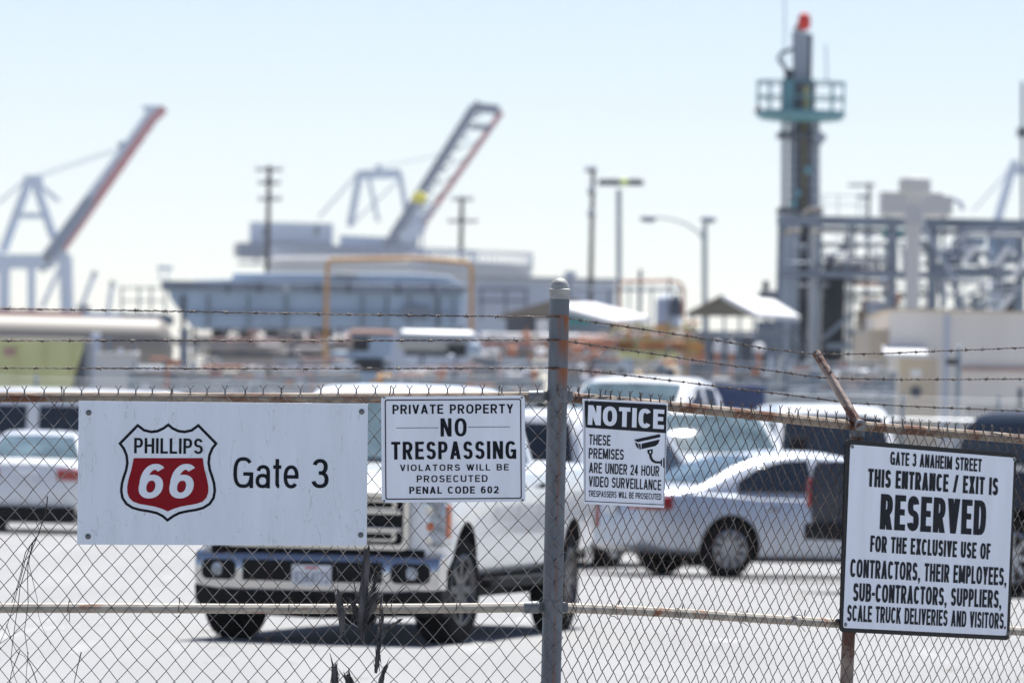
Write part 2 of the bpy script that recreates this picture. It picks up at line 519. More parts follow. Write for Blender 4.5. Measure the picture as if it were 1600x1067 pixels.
def line_polys(text, B, wt, ht, gap):
    """polygons of a line of lettering one unit tall and B wide: wt stem and ht bar thickness, gap between letters"""
    def wid(c):
        return .34 if c == ' ' else max(GL[c][0], wt * 1.02)
    k = B / (sum(wid(c) for c in text) + gap * (len(text) - 1))
    polys, x = [], 0.0
    tv, th = wt * k, ht
    for ch in text:
        cw = wid(ch) * k
        for st in (GL[ch][1] if ch != ' ' else ()):
            X = lambda u: x + tv / 2 + u * (cw - tv)
            Y = lambda v: th / 2 + v * (1 - th)
            q = st[0]
            if q == 'V':
                c = X(st[1]); polys.append([(c - tv / 2, st[2]), (c + tv / 2, st[2]), (c + tv / 2, st[3]), (c - tv / 2, st[3])])
            elif q == 'H':
                c = Y(st[1]); x0, x1 = x + st[2] * cw, x + st[3] * cw; polys.append([(x0, c - th / 2), (x1, c - th / 2), (x1, c + th / 2), (x0, c + th / 2)])
            elif q == 'D':
                h = tv * .53
                x0, x1 = x + h + st[1] * (cw - 2 * h), x + h + st[3] * (cw - 2 * h)
                polys.append([(x0 - h, st[2]), (x0 + h, st[2]), (x1 + h, st[4]), (x1 - h, st[4])])
            elif q == 'dot':
                c = x + cw / 2
                polys.append([(c - tv / 2, 0), (c + tv / 2, 0), (c + tv / 2, th), (c - tv / 2, th)])
                if st[1]:
                    polys.append([(c, .01), (c + tv / 2, .01), (c + tv * .1, -th * .8), (c - tv * .4, -th * .8)])
            else:
                pts = [(X(u), Y(v)) for u, v in st[1]]
                closed = abs(pts[0][0] - pts[-1][0]) + abs(pts[0][1] - pts[-1][1]) < 1e-6
                n = len(pts)
                lft, rgt = [], []
                for i in range(n):
                    a = pts[i - 1] if i else (pts[-2] if closed else pts[0])
                    b_ = pts[i + 1] if i < n - 1 else (pts[1] if closed else pts[-1])
                    dx, dy = (b_[0] - a[0]) / tv, (b_[1] - a[1]) / th
                    l = math.hypot(dx, dy) or 1
                    ox, oy = -dy / l * tv / 2, dx / l * th / 2
                    lft.append((pts[i][0] + ox, pts[i][1] + oy)); rgt.append((pts[i][0] - ox, pts[i][1] - oy))
                for i in range(n - 1):
                    polys.append([lft[i], lft[i + 1], rgt[i + 1], rgt[i]])
        x += cw + gap * k
    return polys
def put_text(mb, s, box, y, wt=.16, ht=.14, gap=.12, shear=0.0):
    """lettering that fills box (x0, z0, x1, z1) of a sign, y in front of its face"""
    x0, z0, x1, z1 = box
    h = z1 - z0
    sh = shear * h
    B = (x1 - x0 - sh) / h
    for i, p in enumerate(line_polys(s, B, wt, ht, gap)):
        mb.add([(x0 + u * h + v * sh, y - (i % 7) * 2e-5, z0 + v * h) for u, v in p], [(0, 1, 2, 3)])
def qtext(mb, s, zz, tl, tr, hl, y, wt=.17, ht=.14, gap=.11):
    """text whose cap tops run from tl to tr, hl pixels tall at its left end"""
    a, bq = zz(*tl), zz(*tr)
    h = a[1] - zz(tl[0] - hl * .02, tl[1] + hl)[1]
    B = (bq[0] - a[0]) / h
    for i, p in enumerate(line_polys(s, B, wt, ht, gap)):
        mb.add([(a[0] + u * h, y - (i % 7) * 2e-5, lerp(a[1], bq[1], u / B) - h * (1 - v)) for u, v in p], [(0, 1, 2, 3)])

# ------------------------------------------------------------------ the chain-link fence
XP = W(871, 620, 30).x
E = Vector((.58, .8146, 0))           # right-hand run goes off to the right and away
NR = Vector((.8146, -.58, 0))         # its face towards the camera
KR = .037                             # and downhill
KL = .0262                            # the left-hand run climbs a little towards the post
def FL(u, y, z):
    return Vector((XP + u, 30 + y, z + KL * u))
def FR(t, y, z):
    p = Vector((XP, 30, 0)) + E * t - NR * y
    return Vector((p.x, p.y, z - KR * t))

def chain_mesh(frame, c0, c1, wc, hr, ztop, zbot, r, jit, n=6):
    b = MB()
    rows = int((ztop - zbot) / (hr / 2))
    rnd = random.Random(3)
    off = {}
    def vert(c, j):
        k = (c, j)
        if k not in off:
            off[k] = (rnd.gauss(0, jit), rnd.gauss(0, jit * .8))
        dx, dz = off[k]
        return c * wc + dx + .005 * math.sin(c * .21 + j * .1) + .004 * math.sin(c * .9 + j * .33), ztop - j * hr / 2 + dz - .004 * (1 + math.sin(c * .13)) * min(1, j / 6)
    for i in range(c0, c1):
        pts = []
        for j in range(rows + 1):
            right = (i + j) % 2 == 1
            c = i + 1 if right else i
            x, z = vert(c, j)
            sg = 1 if right else -1
            pts.append((x, z, sg, j))
        path = []
        x, z, sg, j = pts[0]
        # twisted selvage at the top: the two wires wind round each other, then splay in a Y
        if j == 0:
            ph = 0 if sg > 0 else math.pi
            sp = rnd.uniform(.010, .014)
            h2 = rnd.uniform(.012, .017)
            path.append(frame(x - sg * sp * -1 if False else x + sg * sp * -1 * -1, rnd.uniform(-.006, .003), z + .021 + h2))
            for q in range(7):
                a = ph + q / 6 * 2 * math.pi * 1.25
                path.append(frame(x + r * 1.05 * math.cos(a), r * 1.05 * math.sin(a), z + .021 - .017 * q / 6))
        for k in range(len(pts)):
            x, z, sg, j = pts[k]
            if k > 0 or True:
                ox = x + sg * r * .9
                if k > 0:
                    px_, pz_ = pts[k - 1][0], pts[k - 1][1]
                    path.append(frame(lerp(x, px_, .16), r * 1.1, lerp(z, pz_, .16)))
                if k > 0:
                    path.append(frame(ox, 0, z))
                if k < len(pts) - 1:
                    nx_, nz_ = pts[k + 1][0], pts[k + 1][1]
                    path.append(frame(lerp(x, nx_, .16), -r * 1.1, lerp(z, nz_, .16)))
        b.tube(path, r, n, caps=True)
    return b

def rail(mb, frame, a, b_, y, z, r, n=10):
    pts = []
    k = int(abs(b_ - a) / .25) + 1
    for i in range(k + 1):
        u = lerp(a, b_, i / k)
        pts.append(frame(u, y, z + .004 * math.sin(u * 2.1)))
    mb.tube(pts, r, n)

def barbed(mb, pts, seed):
    """two twisted strands through pts with four-point barbs"""
    rnd = random.Random(seed)
    pts = [Vector(p) for p in pts]
    cum = [0]
    for a, b in zip(pts, pts[1:]):
        cum.append(cum[-1] + (b - a).length)
    def at(s):
        for i in range(len(pts) - 1):
            if s <= cum[i + 1] or i == len(pts) - 2:
                return pts[i].lerp(pts[i + 1], (s - cum[i]) / max(1e-6, cum[i + 1] - cum[i]))
    total = cum[-1]
    n = int(total / .008)
    wob = [rnd.gauss(0, .0007) for _ in range(n + 1)]
    for ph in (0, math.pi):
        path = []
        for i in range(n + 1):
            s = total * i / n
            p = at(s)
            a = ph + s / .034 * math.pi
            path.append(p + Vector((0, .0021 * math.cos(a), .0021 * math.sin(a) + wob[i])))
        mb.tube(path, .0016, 5)
    s = rnd.uniform(.02, .1)
    while s < total - .01:
        p = at(s)
        tdir = (at(min(s + .02, total)) - at(max(s - .02, 0))).normalized()
        for q in range(4):
            a = rnd.uniform(0, 2 * math.pi)
            rad = Vector((0, math.cos(a), math.sin(a)))
            base = p + tdir * (q - 1.5) * .004
            tip = base + rad * rnd.uniform(.009, .013) + tdir * rnd.uniform(-.007, .007)
            mb.tube([base, tip], [.0018, .0009], 4)
        mb.tube([p - tdir * .010, p + tdir * .010], .0045, 6)
        s += rnd.uniform(.112, .135)

R_POST = .0405
zr_top = W(871, 619, 30).z
zr_mid = W(871, 948.5, 30).z
z_mesh = zr_top + .013

# left run
fence = thing('chain_link_fence', (XP, 30, 0), 'grey chain-link fence run left of the tall post, seen square on behind the shield-emblem sign', 'fence')
chain_mesh(FL, -88, 1, .0373, .0858, z_mesh, .06, .0019, .0013).build('wire_mesh', M['wire'], fence)
b = MB(); rail(b, FL, -3.25, -R_POST - .02, .026, zr_top, .0205); top_l = b.build('top_rail', M['rail_old'], fence)
b = MB(); rail(b, FL, -3.25, -R_POST - .02, .026, zr_mid, .0200); mid_l = b.build('middle_rail', M['rail_mid'], fence)

# right run
fence_r = thing('chain_link_fence', (XP, 30, 0), 'rusty chain-link fence run right of the tall post, running away behind the camera-warning sign', 'fence')
chain_mesh(FR, 0, 190, .0373, .0858, z_mesh, .06, .0019, .0015).build('wire_mesh', M['wire_rusty'], fence_r)
b = MB(); rail(b, FR, R_POST + .01, 7.05, .026, zr_top, .0215); top_r = b.build('top_rail', M['rail_old'], fence_r)
b = MB(); rail(b, FR, R_POST + .01, 7.05, .026, zr_mid, .0200); mid_r = b.build('middle_rail', M['rail_mid'], fence_r)

# tall terminal post between the two runs
def post_mat():
    m = mk('post_galvanised', (.135, .155, .175), rough=.55, metal=.25, var=.28, scale=6, bump=.1, stretch=(4, 4, .6))
    t = m.node_tree
    b = t.nodes["Principled BSDF"]
    L = t.links.new
    src = b.inputs['Base Color'].links[0].from_socket
    tc = t.nodes.new("ShaderNodeTexCoord")
    sp = t.nodes.new("ShaderNodeSeparateXYZ")
    L(tc.outputs['Object'], sp.inputs[0])
    n = t.nodes.new("ShaderNodeTexNoise"); n.inputs['Scale'].default_value = 1.0; n.inputs['Detail'].default_value = 6
    mp = t.nodes.new("ShaderNodeMapping"); mp.inputs['Scale'].default_value = (55, 30, 5)
    L(tc.outputs['Object'], mp.inputs[0]); L(mp.outputs[0], n.inputs['Vector'])
    tot = None
    def mr(sock, a, bb, c=0., d=1.):
        r = t.nodes.new("ShaderNodeMapRange")
        for i, q in ((1, a), (2, bb), (3, c), (4, d)):
            r.inputs[i].default_value = q
        L(sock, r.inputs[0])
        return r.outputs[0]
    def op(o, a, bb):
        q = t.nodes.new("ShaderNodeMath"); q.operation = o
        for i, x in ((0, a), (1, bb)):
            if isinstance(x, float):
                q.inputs[i].default_value = x
            else:
                L(x, q.inputs[i])
        return q.outputs[0]
    for zt, ln in ((W(871, 493, 30).z, .10), (W(871, 531, 30).z, .095), (W(871, 575, 30).z, .11)):
        band = op('MULTIPLY', mr(sp.outputs[2], zt + .004, zt - .002), mr(sp.outputs[2], zt - ln, zt - .02))
        side = mr(sp.outputs[0], -.012, .012)
        ring = op('MULTIPLY', mr(sp.outputs[2], zt + .006, zt + .001), mr(sp.outputs[2], zt - .010, zt - .004))
        k = op('MAXIMUM', op('MULTIPLY', band, op('MULTIPLY', side, mr(n.outputs[0], .34, .48))), op('MULTIPLY', ring, .75))
        tot = k if tot is None else op('MAXIMUM', tot, k)
    thin_strip = op('MULTIPLY', op('MULTIPLY', mr(sp.outputs[0], .004, .008), mr(sp.outputs[0], .020, .014)), mr(n.outputs[0], .40, .6, 0, .55))
    thin_strip = op('MULTIPLY', thin_strip, mr(sp.outputs[2], zr_top, zr_top - .03))
    tot = op('MAXIMUM', tot, thin_strip)
    mx = t.nodes.new("ShaderNodeMix"); mx.data_type = 'RGBA'
    L(tot, mx.inputs[0]); L(src, mx.inputs[6]); mx.inputs[7].default_value = (.23, .072, .02, 1)
    L(mx.outputs[2], b.inputs['Base Color'])
    L(mr(tot, 0, 1, .35, 0.), b.inputs['Metallic'])
    return m
post = thing('fence_post', (XP, 30.052, 0), 'tall round galvanised post with domed cap and rust streaks between the two fence runs', 'post')
zt = W(873, 450, 30).z
b = MB(); b.tube([(XP, 30.052, z) for z in (0, .5, 1, 1.5, 2, zt - .016)], R_POST, 28); b.build('shaft', post_mat(), post)
b = MB(); b.lathe([(0.001, .054), (.014, .052), (.026, .045), (.034, .032), (.037, .018), (.0375, .011), (.0445, .008), (.0445, -.001), (.0415, -.003), (.0415, -.032), (.0403, -.032)], (XP, 30.052, zt - .012), n=28)
b.build('cap', mk('cap_grey', (.36, .36, .34), rough=.6, metal=.3, var=.2, scale=20), post)
for z in (zr_top, zr_mid):
    b = MB()
    b.lathe([(R_POST + .0005, -.024), (R_POST + .0032, -.024), (R_POST + .0032, .024), (R_POST + .0005, .024)], (XP, 30.052, z), n=28)
    b.box(XP - R_POST - .030, XP - R_POST + .006, 30.046, 30.054, z - .018, z + .018)
    b.box(XP + R_POST - .006, XP + R_POST + .022, 30.050, 30.058, z - .018, z + .018)
    b.tube([(XP - R_POST - .018, 30.034, z), (XP - R_POST - .018, 30.066, z)], .007, 6)
    b.build('brace_band', M['galv_post'], post)
# rail end cups
for fr, sg, par in ((FL, -1, fence), (FR, 1, fence_r)):
    for z in (zr_top, zr_mid):
        b = MB()
        a0, a1 = sg * (R_POST + .012), sg * (R_POST + .075)
        b.tube([fr(a0, .026, z), fr(a0 + sg * .004, .026, z), fr(a1, .026, z)], [.019, .0255, .0245], 14)
        b.build('rail_end_cup', M['galv_post'], par)

# second post of the right run, leaning, with its angled barbed-wire arm
T2 = 2.315
p_top = FR(T2 + .03, .060, zr_top)
p_bot = FR(T2 - .03, .060, 0)
p_bot.z = 0
b = MB(); b.tube([p_bot, p_top + Vector((0, 0, .03))], .0285, 20); b.build('line_post', M['rust_arm'], fence_r)
arm_tip = W(1275, 551, 31.98)
arm_base = W(1344, 668, 31.80)
b = MB()
b.tube([arm_base, arm_base.lerp(arm_tip, .5), arm_tip], [.022, .020, .019], 14)
arm = b.build('barbed_wire_arm', M['rust_arm'], fence_r)
b = MB(); b.lathe([(.030, -.05), (.033, -.05), (.033, .015), (.024, .028), (.001, .03)], p_top + Vector((0, 0, .0)), n=20)
b.tube([p_top + Vector((-.02, -.035, .02)), arm_base + Vector((0, -.01, .01))], [.024, .024], 12)
b.build('post_collar', M['galv_post'], fence_r)

b = MB(); b.tube([FR(4.70, .060, -.3), FR(4.72, .060, zr_top + .03)], .0285, 20); b.build('line_post', M['rust_arm'], fence_r)
b = MB(); b.tube([FR(7.05, .060, -.4), FR(7.05, .060, zr_top + .3)], .0405, 20); b.build('line_post', M['galv_post'], fence_r)

# barbed wires
for i, row in enumerate(([(-260, 478), (0, 482.5), (200, 485), (430, 489.5), (650, 493), (850, 495)], [(-260, 534), (0, 532.5), (200, 532), (430, 532.5), (650, 532), (850, 531)], [(-260, 575), (0, 575), (200, 575.5), (430, 576), (650, 575.5), (850, 575)])):
    b = MB(); barbed(b, [W(x, y, 30.006) for x, y in row] + [W(873, row[-1][1], 30.006)], 11 + i); b.build('barbed_wire', M['barb'], fence)
for i, row in enumerate(([(873, 495.5), (940, 505), (1024, 517.5), (1120, 532), (1200, 545), (1275, 553.5), (1330, 553), (1381, 552), (1470, 548.5), (1600, 543), (1800, 534), (2100, 520)],
                         [(873, 531.5), (940, 541), (1005, 550.5), (1120, 568), (1200, 578.5), (1292, 591), (1395, 592.8), (1500, 592.6), (1600, 592), (1800, 590), (2100, 586)],
                         [(873, 575.5), (960, 584), (1060, 596), (1160, 608.5), (1250, 619), (1326, 629.5), (1395, 633), (1463, 636.3), (1600, 642), (1800, 650), (2100, 664)])):
    b = MB()
    pts = []
    for x, y in row:
        d = 30.006 + (x - 873) / (1300 - 873) * 1.95 if x < 1300 else 31.956 + (x - 1300) / 300 * 1.1
        pts.append(W(x, y, d))
    barbed(b, pts, 31 + i)
    b.build('barbed_wire', M['barb'], fence_r)

# tie wires that hold the mesh to the rails
def ties(frame, us, z, par, m, seed, r):
    rnd = random.Random(seed)
    for u in us:
        b = MB()
        pts = []
        for q in range(13):
            a = -.6 + q / 12 * 5.6
            pts.append(frame(u + .004 * (q - 6) / 6 + rnd.gauss(0, .0006), .022 - (r + .004) * math.cos(a), z + (r + .004) * math.sin(a)))
        pts.append(frame(u + rnd.uniform(-.01, .01), -.006, z - r - rnd.uniform(.014, .03)))
        b.tube(pts, .0017, 5)
        b.tube([frame(u, -.006, z + r + .002), frame(u + rnd.uniform(-.006, .006), -.012, z + r + rnd.uniform(.012, .026))], .0024, 5)
        b.build('tie_wire', m, par)
s30 = 30 / FPX
ties(FL, [(x - 871) * s30 for x in (97, 270, 440, 610, 780)], zr_top, top_l, M['barb'], 1, .0205)
ties(FL, [(x - 871) * s30 for x in (115, 288, 460, 620, 722)], zr_mid, mid_l, M['barb'], 2, .020)
ties(FR, [.13, .33, .58, .82, 1.45, 1.75, 2.62, 2.95], zr_top, top_r, M['barb'], 3, .0215)
ties(FR, [.17, .46, .93, 1.42, 1.86], zr_mid, mid_r, M['barb'], 4, .020)

# ------------------------------------------------------------------ signs
class Frame:
    """a sign's own plane: x to the right, z up, the sheet facing -y"""
    def __init__(s, o, e1, n):
        s.o = Vector(o)
        s.e1 = Vector(e1).normalized()
        n = Vector(n)
        s.n = (n - s.e1 * n.dot(s.e1)).normalized()
        s.e2 = s.n.cross(s.e1).normalized()
        if s.e2.z < 0:
            s.e2 = -s.e2
        if False:
            pass
    def px(s, x, y):
        u, v = x - 800, HZN - y
        dr = Vector(((u * cr - v * sr) / FPX, 1, (u * sr + v * cr) / FPX))
        c = Vector((0, 0, CAMZ))
        k = (s.o - c).dot(s.n) / dr.dot(s.n)
        p = c + dr * k - s.o
        return p.dot(s.e1), p.dot(s.e2)
    def place(s, o):
        y = -s.n
        o.matrix_world = Matrix(((s.e1.x, y.x, s.e2.x, s.o.x), (s.e1.y, y.y, s.e2.y, s.o.y), (s.e1.z, y.z, s.e2.z, s.o.z), (0, 0, 0, 1)))

def sign_root(fr, name, label):
    o = thing(name, (0, 0, 0), label, 'sign')
    fr.place(o)
    return o

def rrect(x0, z0, x1, z1, r, n=5):
    out = []
    for cx, cz, a0 in ((x1 - r, z0 + r, -90), (x1 - r, z1 - r, 0), (x0 + r, z1 - r, 90), (x0 + r, z0 + r, 180)):
        for k in range(n + 1):
            a = R(a0 + 90 * k / n)
            out.append((cx + r * math.cos(a), cz + r * math.sin(a)))
    return out

def ring(mb, outer, inner, y):
    n = len(outer)
    mb.add([(x, y, z) for x, z in outer] + [(x, y, z) for x, z in inner], [(i, (i + 1) % n, n + (i + 1) % n, n + i) for i in range(n)])

def bolt(root, x, z, y=-.004, r=.0095):
    b = MB()
    b.lathe([(.0001, -.0075), (r * .6, -.007), (r * .95, -.004), (r, 0.0), (r * 1.25, .0005), (r * 1.25, .002)], (x, y, z), 'Y', 14)
    b.build('bolt', M['bolt'], root, local=True)

# -- the wide sign with the shield emblem
o0 = W(348, 851, 29.965)
f1 = Frame(o0, W(575, 631, 29.965) - W(123, 626, 29.965), (0, -1, 0))
r1 = sign_root(f1, 'gate_sign', 'wide white metal sign with a red and black shield emblem beside the words Gate 3')
c = [f1.px(*p) for p in ((123, 626), (575, 631), (573, 852), (120.5, 850.5))]
b = MB(); b.prism([c[3], c[2], c[1], c[0]], 0, .004); b.build('panel', M['sign'], r1, bevel=.0008, local=True)
def z1(x, y):                      # crop pixel of the enlarged sign to its own plane
    return f1.px(110 + x / 3.3333, 600 + y / 3.3333)
half = [(510, 203), (535, 224), (565, 238), (595, 242), (630, 234), (667, 206), (768, 309), (745, 338), (731, 372), (727, 410), (733, 445), (745, 480), (755, 515), (759, 555), (752, 595), (730, 628), (695, 650), (655, 661), (610, 668), (570, 677), (540, 692), (505, 717)]
def mirror(h, cx=508.5):
    return h + [(2 * cx - x, y) for x, y in reversed(h[1:-1])]
def inset(poly, d):
    n = len(poly)
    out = []
    area = sum(poly[i][0] * poly[(i + 1) % n][1] - poly[(i + 1) % n][0] * poly[i][1] for i in range(n))
    sg = 1 if area > 0 else -1
    for i in range(n):
        a, p, q = Vector(poly[i - 1]), Vector(poly[i]), Vector(poly[(i + 1) % n])
        e1, e2 = (p - a).normalized(), (q - p).normalized()
        n1, n2 = Vector((-e1.y, e1.x)) * sg, Vector((-e2.y, e2.x)) * sg
        m = (n1 + n2)
        m = m / max(.35, m.dot(n1))
        out.append(tuple(p + m * d))
    return out
outer = mirror(half)
b = MB(); b.sheet([z1(*p) for p in outer], -.0012); em = b.build('emblem', M['ink'], r1, local=True)
b = MB(); b.sheet([z1(*p) for p in inset(outer, 14)], -.0024); b.build('emblem_field', M['sign'], em, local=True)
redh = [(330, 385), (690, 385), (694, 420), (701, 455), (712, 495), (719, 535), (718, 565), (708, 592), (688, 612), (655, 623), (615, 630), (575, 637), (540, 648), (507, 662),
        (475, 648), (440, 637), (400, 630), (360, 623), (328, 612), (307, 592), (297, 565), (296, 535), (303, 495), (315, 455), (323, 420)]
b = MB(); b.sheet([z1(*p) for p in redh], -.0036); b.build('emblem_red_field', M['red'], em, local=True)
def zbox(x0, y0, x1, y1, zz=None):
    zz = zz or z1
    a, bq = zz(x0, y1), zz(x1, y0)
    return (a[0], a[1], bq[0], bq[1])
b = MB()
put_text(b, "PHILLIPS", zbox(332, 284, 690, 360), -.0036, .19, .145, .13)
b.build('emblem_lettering', M['ink'], em, local=True)
b = MB()
put_text(b, "6", zbox(346, 415, 502, 594), -.0048, .19, .17, 0, .16)
b.build('emblem_number', M['sign'], em, local=True)
b = MB()
put_text(b, "6", zbox(506, 415, 662, 594), -.0048, .19, .17, 0, .16)
b.build('emblem_number', M['sign'], em, local=True)
b = MB()
put_text(b, "Gate", zbox(848, 383, 1190, 540), -.0012, .135, .115, .09)
b.build('lettering', M['ink'], r1, local=True)
b = MB()
put_text(b, "3", zbox(1259, 390, 1346, 541), -.0012, .15, .125)
b.build('lettering', M['ink'], r1, local=True)
for x, y in ((95, 149), (1517, 144), (92, 793), (1512, 785)):
    q = z1(x, y); bolt(r1, q[0], q[1], -.0005)

# -- no trespassing
o0 = W(709, 782, 29.965)
f2 = Frame(o0, W(818, 618.5, 29.965) - W(598, 620, 29.965), (0, -1, 0))
r2 = sign_root(f2, 'trespass_sign', 'small white sign reading Private Property No Trespassing, with a thin black border')
def z2(x, y):
    return f2.px(580 + x / 5.3346, 600 + y / 5.3346)
q0, q1 = z2(88, 987), z2(1280, 97)
b = MB(); b.prism(rrect(q0[0], q0[1], q1[0], q1[1], .012), 0, .003); b.build('panel', M['sign2'], r2, bevel=.0006, local=True)
a0, a1 = z2(118, 963), z2(1250, 122)
b = MB()
ring(b, rrect(a0[0], a0[1], a1[0], a1[1], .009), rrect(a0[0] + .0045, a0[1] + .0045, a1[0] - .0045, a1[1] - .0045, .006), -.0012)
b.build('border', M['ink'], r2, local=True)
b = MB()
for s, bx, of, ht, gp_ in (("PRIVATE PROPERTY", (178, 166, 1184, 250), .19, .165, .17), ("NO", (578, 284, 795, 437), .22, .155, .2), ("TRESPASSING", (168, 474, 1208, 629), .23, .155, .17),
                       ("VIOLATORS WILL BE", (240, 665, 1146, 724), .17, .165, .24), ("PROSECUTED", (380, 757, 970, 818), .165, .16, .22), ("PENAL CODE 602", (318, 850, 1062, 914), .20, .175, .2)):
    put_text(b, s, zbox(*bx, z2), -.0012, of, ht, gp_)
for x0, x1 in ((210, 560), (808, 1158)):
    p, q = z2(x0, 366 if x0 < 500 else 359), z2(x1, 361)
    b.add([(p[0], -.0012, p[1] - .001), (q[0], -.0012, p[1] - .001), (q[0], -.0012, p[1] + .001), (p[0], -.0012, p[1] + .001)], [(0, 1, 2, 3)])
b.build('lettering', M['ink'], r2, local=True)
for x, y in ((108, 112), (1256, 112), (108, 975), (1262, 968)):
    q = z2(x, y); bolt(r2, q[0], q[1], -.0005, .004)

# -- camera notice, on the right run
eR = Vector((E.x, E.y, -KR))
def rplane(px, py, off=-.02):
    n = NR
    u, v = px - 800, HZN - py
    dr = Vector(((u * cr - v * sr) / FPX, 1, (u * sr + v * cr) / FPX))
    cpt = Vector((0, 0, CAMZ))
    po = Vector((XP, 30, 0)) - NR * off
    k = (po - cpt).dot(n) / dr.dot(n)
    return cpt + dr * k
o0 = rplane(976, 790)
f3 = Frame(o0, rplane(1043, 631) - rplane(912, 625), NR)
r3 = sign_root(f3, 'camera_notice_sign', 'white sign with a black Notice header and a surveillance camera drawing')
def z3(x, y):
    return f3.px(820 + x / 2.8077, 430 + y / 2.8077)
q = [z3(*p) for p in ((262, 1002), (612, 1020), (628, 560), (254, 541))]
b = MB(); b.prism(q, 0, .003); b.build('panel', M['sign2'], r3, bevel=.0006, local=True)
qi = [(263, 992), (610, 1008), (621, 569), (262, 550)]
qo = [z3(*p) for p in qi]
def shrink(q, d):
    cx, cz = sum(p[0] for p in q) / 4, sum(p[1] for p in q) / 4
    return [(x - math.copysign(d, x - cx), z - math.copysign(d, z - cz)) for x, z in q]
b = MB(); ring(b, qo, shrink(qo, .003), -.0012); b.build('border', M['ink'], r3, local=True)
b = MB(); b.sheet([z3(*p) for p in ((262, 550), (267, 668), (618, 692), (621, 569))], -.0024); b.build('header_band', M['ink'], r3, local=True)
b = MB(); qtext(b, "NOTICE", z3, (275, 569), (609, 590), 86, -.0036, .25, .21, .10); b.build('header_lettering', M['sign2'], r3, local=True)
b = MB()
for s, tl, tr, hl, of in (("THESE", (282, 697), (376, 702), 46, .19), ("PREMISES", (281, 757), (434, 764), 46, .19), ("ARE UNDER 24 HOUR", (282, 820), (590, 837), 46, .19),
                          ("VIDEO SURVEILLANCE", (281, 880), (598, 898), 46, .19), ("TRESPASSERS WILL BE PROSECUTED", (279, 943), (598, 958), 27, .16)):
    qtext(b, s, z3, tl, tr, hl, -.0012, of, .15, .13)
b.build('lettering', M['ink'], r3, local=True)
def z3b(x, y):
    return f3.px(880 + x / 5.3333, 580 + y / 5.3333)
b = MB()
for poly in ([(588, 570), (800, 523), (809, 534), (806, 549), (622, 590), (600, 580)],
             [(652, 603), (803, 567), (792, 600), (768, 622), (652, 648)],
             [(596, 590), (618, 600), (632, 650), (610, 630)], [(624, 602), (643, 606), (646, 650), (638, 652)],
             [(700, 655), (745, 648), (745, 680), (736, 694), (738, 712), (750, 735), (772, 748), (815, 750), (815, 768), (765, 766), (738, 753), (720, 725), (714, 695), (702, 680)],
             [(812, 733), (822, 734), (822, 790), (812, 789)], [(832, 720), (841, 721), (841, 805), (832, 804)]):
    b.sheet([z3b(*p) for p in poly], -.0012)
cam_draw = b.build('camera_drawing', M['ink'], r3, local=True)
b = MB(); q = z3b(722, 672); b.lathe([(.0001, -.0024), (.0052, -.0024)], (q[0], 0, q[1]), 'Y', 14)
b.build('drawing_pivot', M['sign2'], cam_draw, local=True)
for x, y in ((278, 553), (617, 572)):
    q = z3(x, y); bolt(r3, q[0], q[1], -.0005, .004)

# -- reserved entrance sign
o0 = rplane(1447, 992, -.03)
f4 = Frame(o0, rplane(1587, 709, -.03) - rplane(1322, 687, -.03), NR)
r4 = sign_root(f4, 'reserved_sign', 'large white sign with thick black edge reading This Entrance Exit is Reserved')
def z4(x, y):
    return f4.px(1220 + x / 2.0237, 540 + y / 2.0237)
cn = [z4(*p) for p in ((187, 904), (723, 931), (746, 340), (205, 296))]
def quad_round(q, r, n=5):
    out = []
    for i in range(4):
        p, a, c_ = Vector(q[i]), Vector(q[i - 1]), Vector(q[(i + 1) % 4])
        s0, s1 = p + (a - p).normalized() * r, p + (c_ - p).normalized() * r
        for k in range(n + 1):
            t = k / n
            out.append(tuple(s0 * (1 - t) ** 2 + p * 2 * t * (1 - t) + s1 * t * t))
    return out
b = MB(); b.prism(quad_round(cn, .03), 0, .006); b.build('panel', M['black_edge'], r4, bevel=.001, local=True)
ci = [z4(*p) for p in ((196, 891), (713, 916), (737, 354), (219, 312))]
b = MB(); b.sheet(quad_round(ci, .016), -.0012); b.build('sign_face', M['sign2'], r4, local=True)
b = MB()
for s, tl, tr, hl, of in (("GATE 3 ANAHEIM STREET", (346, 334), (635, 358), 42, .26), ("THIS ENTRANCE / EXIT IS", (276, 388), (687, 418), 57, .30), ("RESERVED", (316, 468), (650, 490), 112, .30),
                          ("FOR THE EXCLUSIVE USE OF", (283, 599), (663, 625), 52, .29), ("CONTRACTORS, THEIR EMPLOYEES,", (220, 673), (714, 702), 58, .27),
                          ("SUB-CONTRACTORS, SUPPLIERS,", (229, 749), (698, 773), 58, .27), ("SCALE TRUCK DELIVERIES AND VISITORS.", (210, 818), (712, 845), 52, .25)):
    qtext(b, s, z4, tl, tr, hl, -.0024, of, .17 if of < .3 else .175, .10)
b.build('lettering', M['ink'], r4, local=True)
for x, y in ((225, 319), (737, 359), (203, 881), (716, 908)):
    q = z4(x, y); bolt(r4, q[0], q[1], -.0012, .0085)
#SECTION2
# ------------------------------------------------------------------ vehicles (x forwards, y to the vehicle's left, z up, built at the origin)
def finish(o, mods):
    """bake the modifiers so that the mesh is plain"""
    for kind, kw in mods:
        md = o.modifiers.new(kind.lower(), kind)
        for k, v in kw.items():
            setattr(md, k, v)
    dg = bpy.context.evaluated_depsgraph_get()
    me = bpy.data.meshes.new_from_object(o.evaluated_get(dg))
    o.modifiers.clear()
    old = o.data
    me.name = old.name
    o.data = me
    bpy.data.meshes.remove(old)
    me.polygons.foreach_set('use_smooth', [True] * len(me.polygons))
    me.set_sharp_from_angle(angle=R(38))

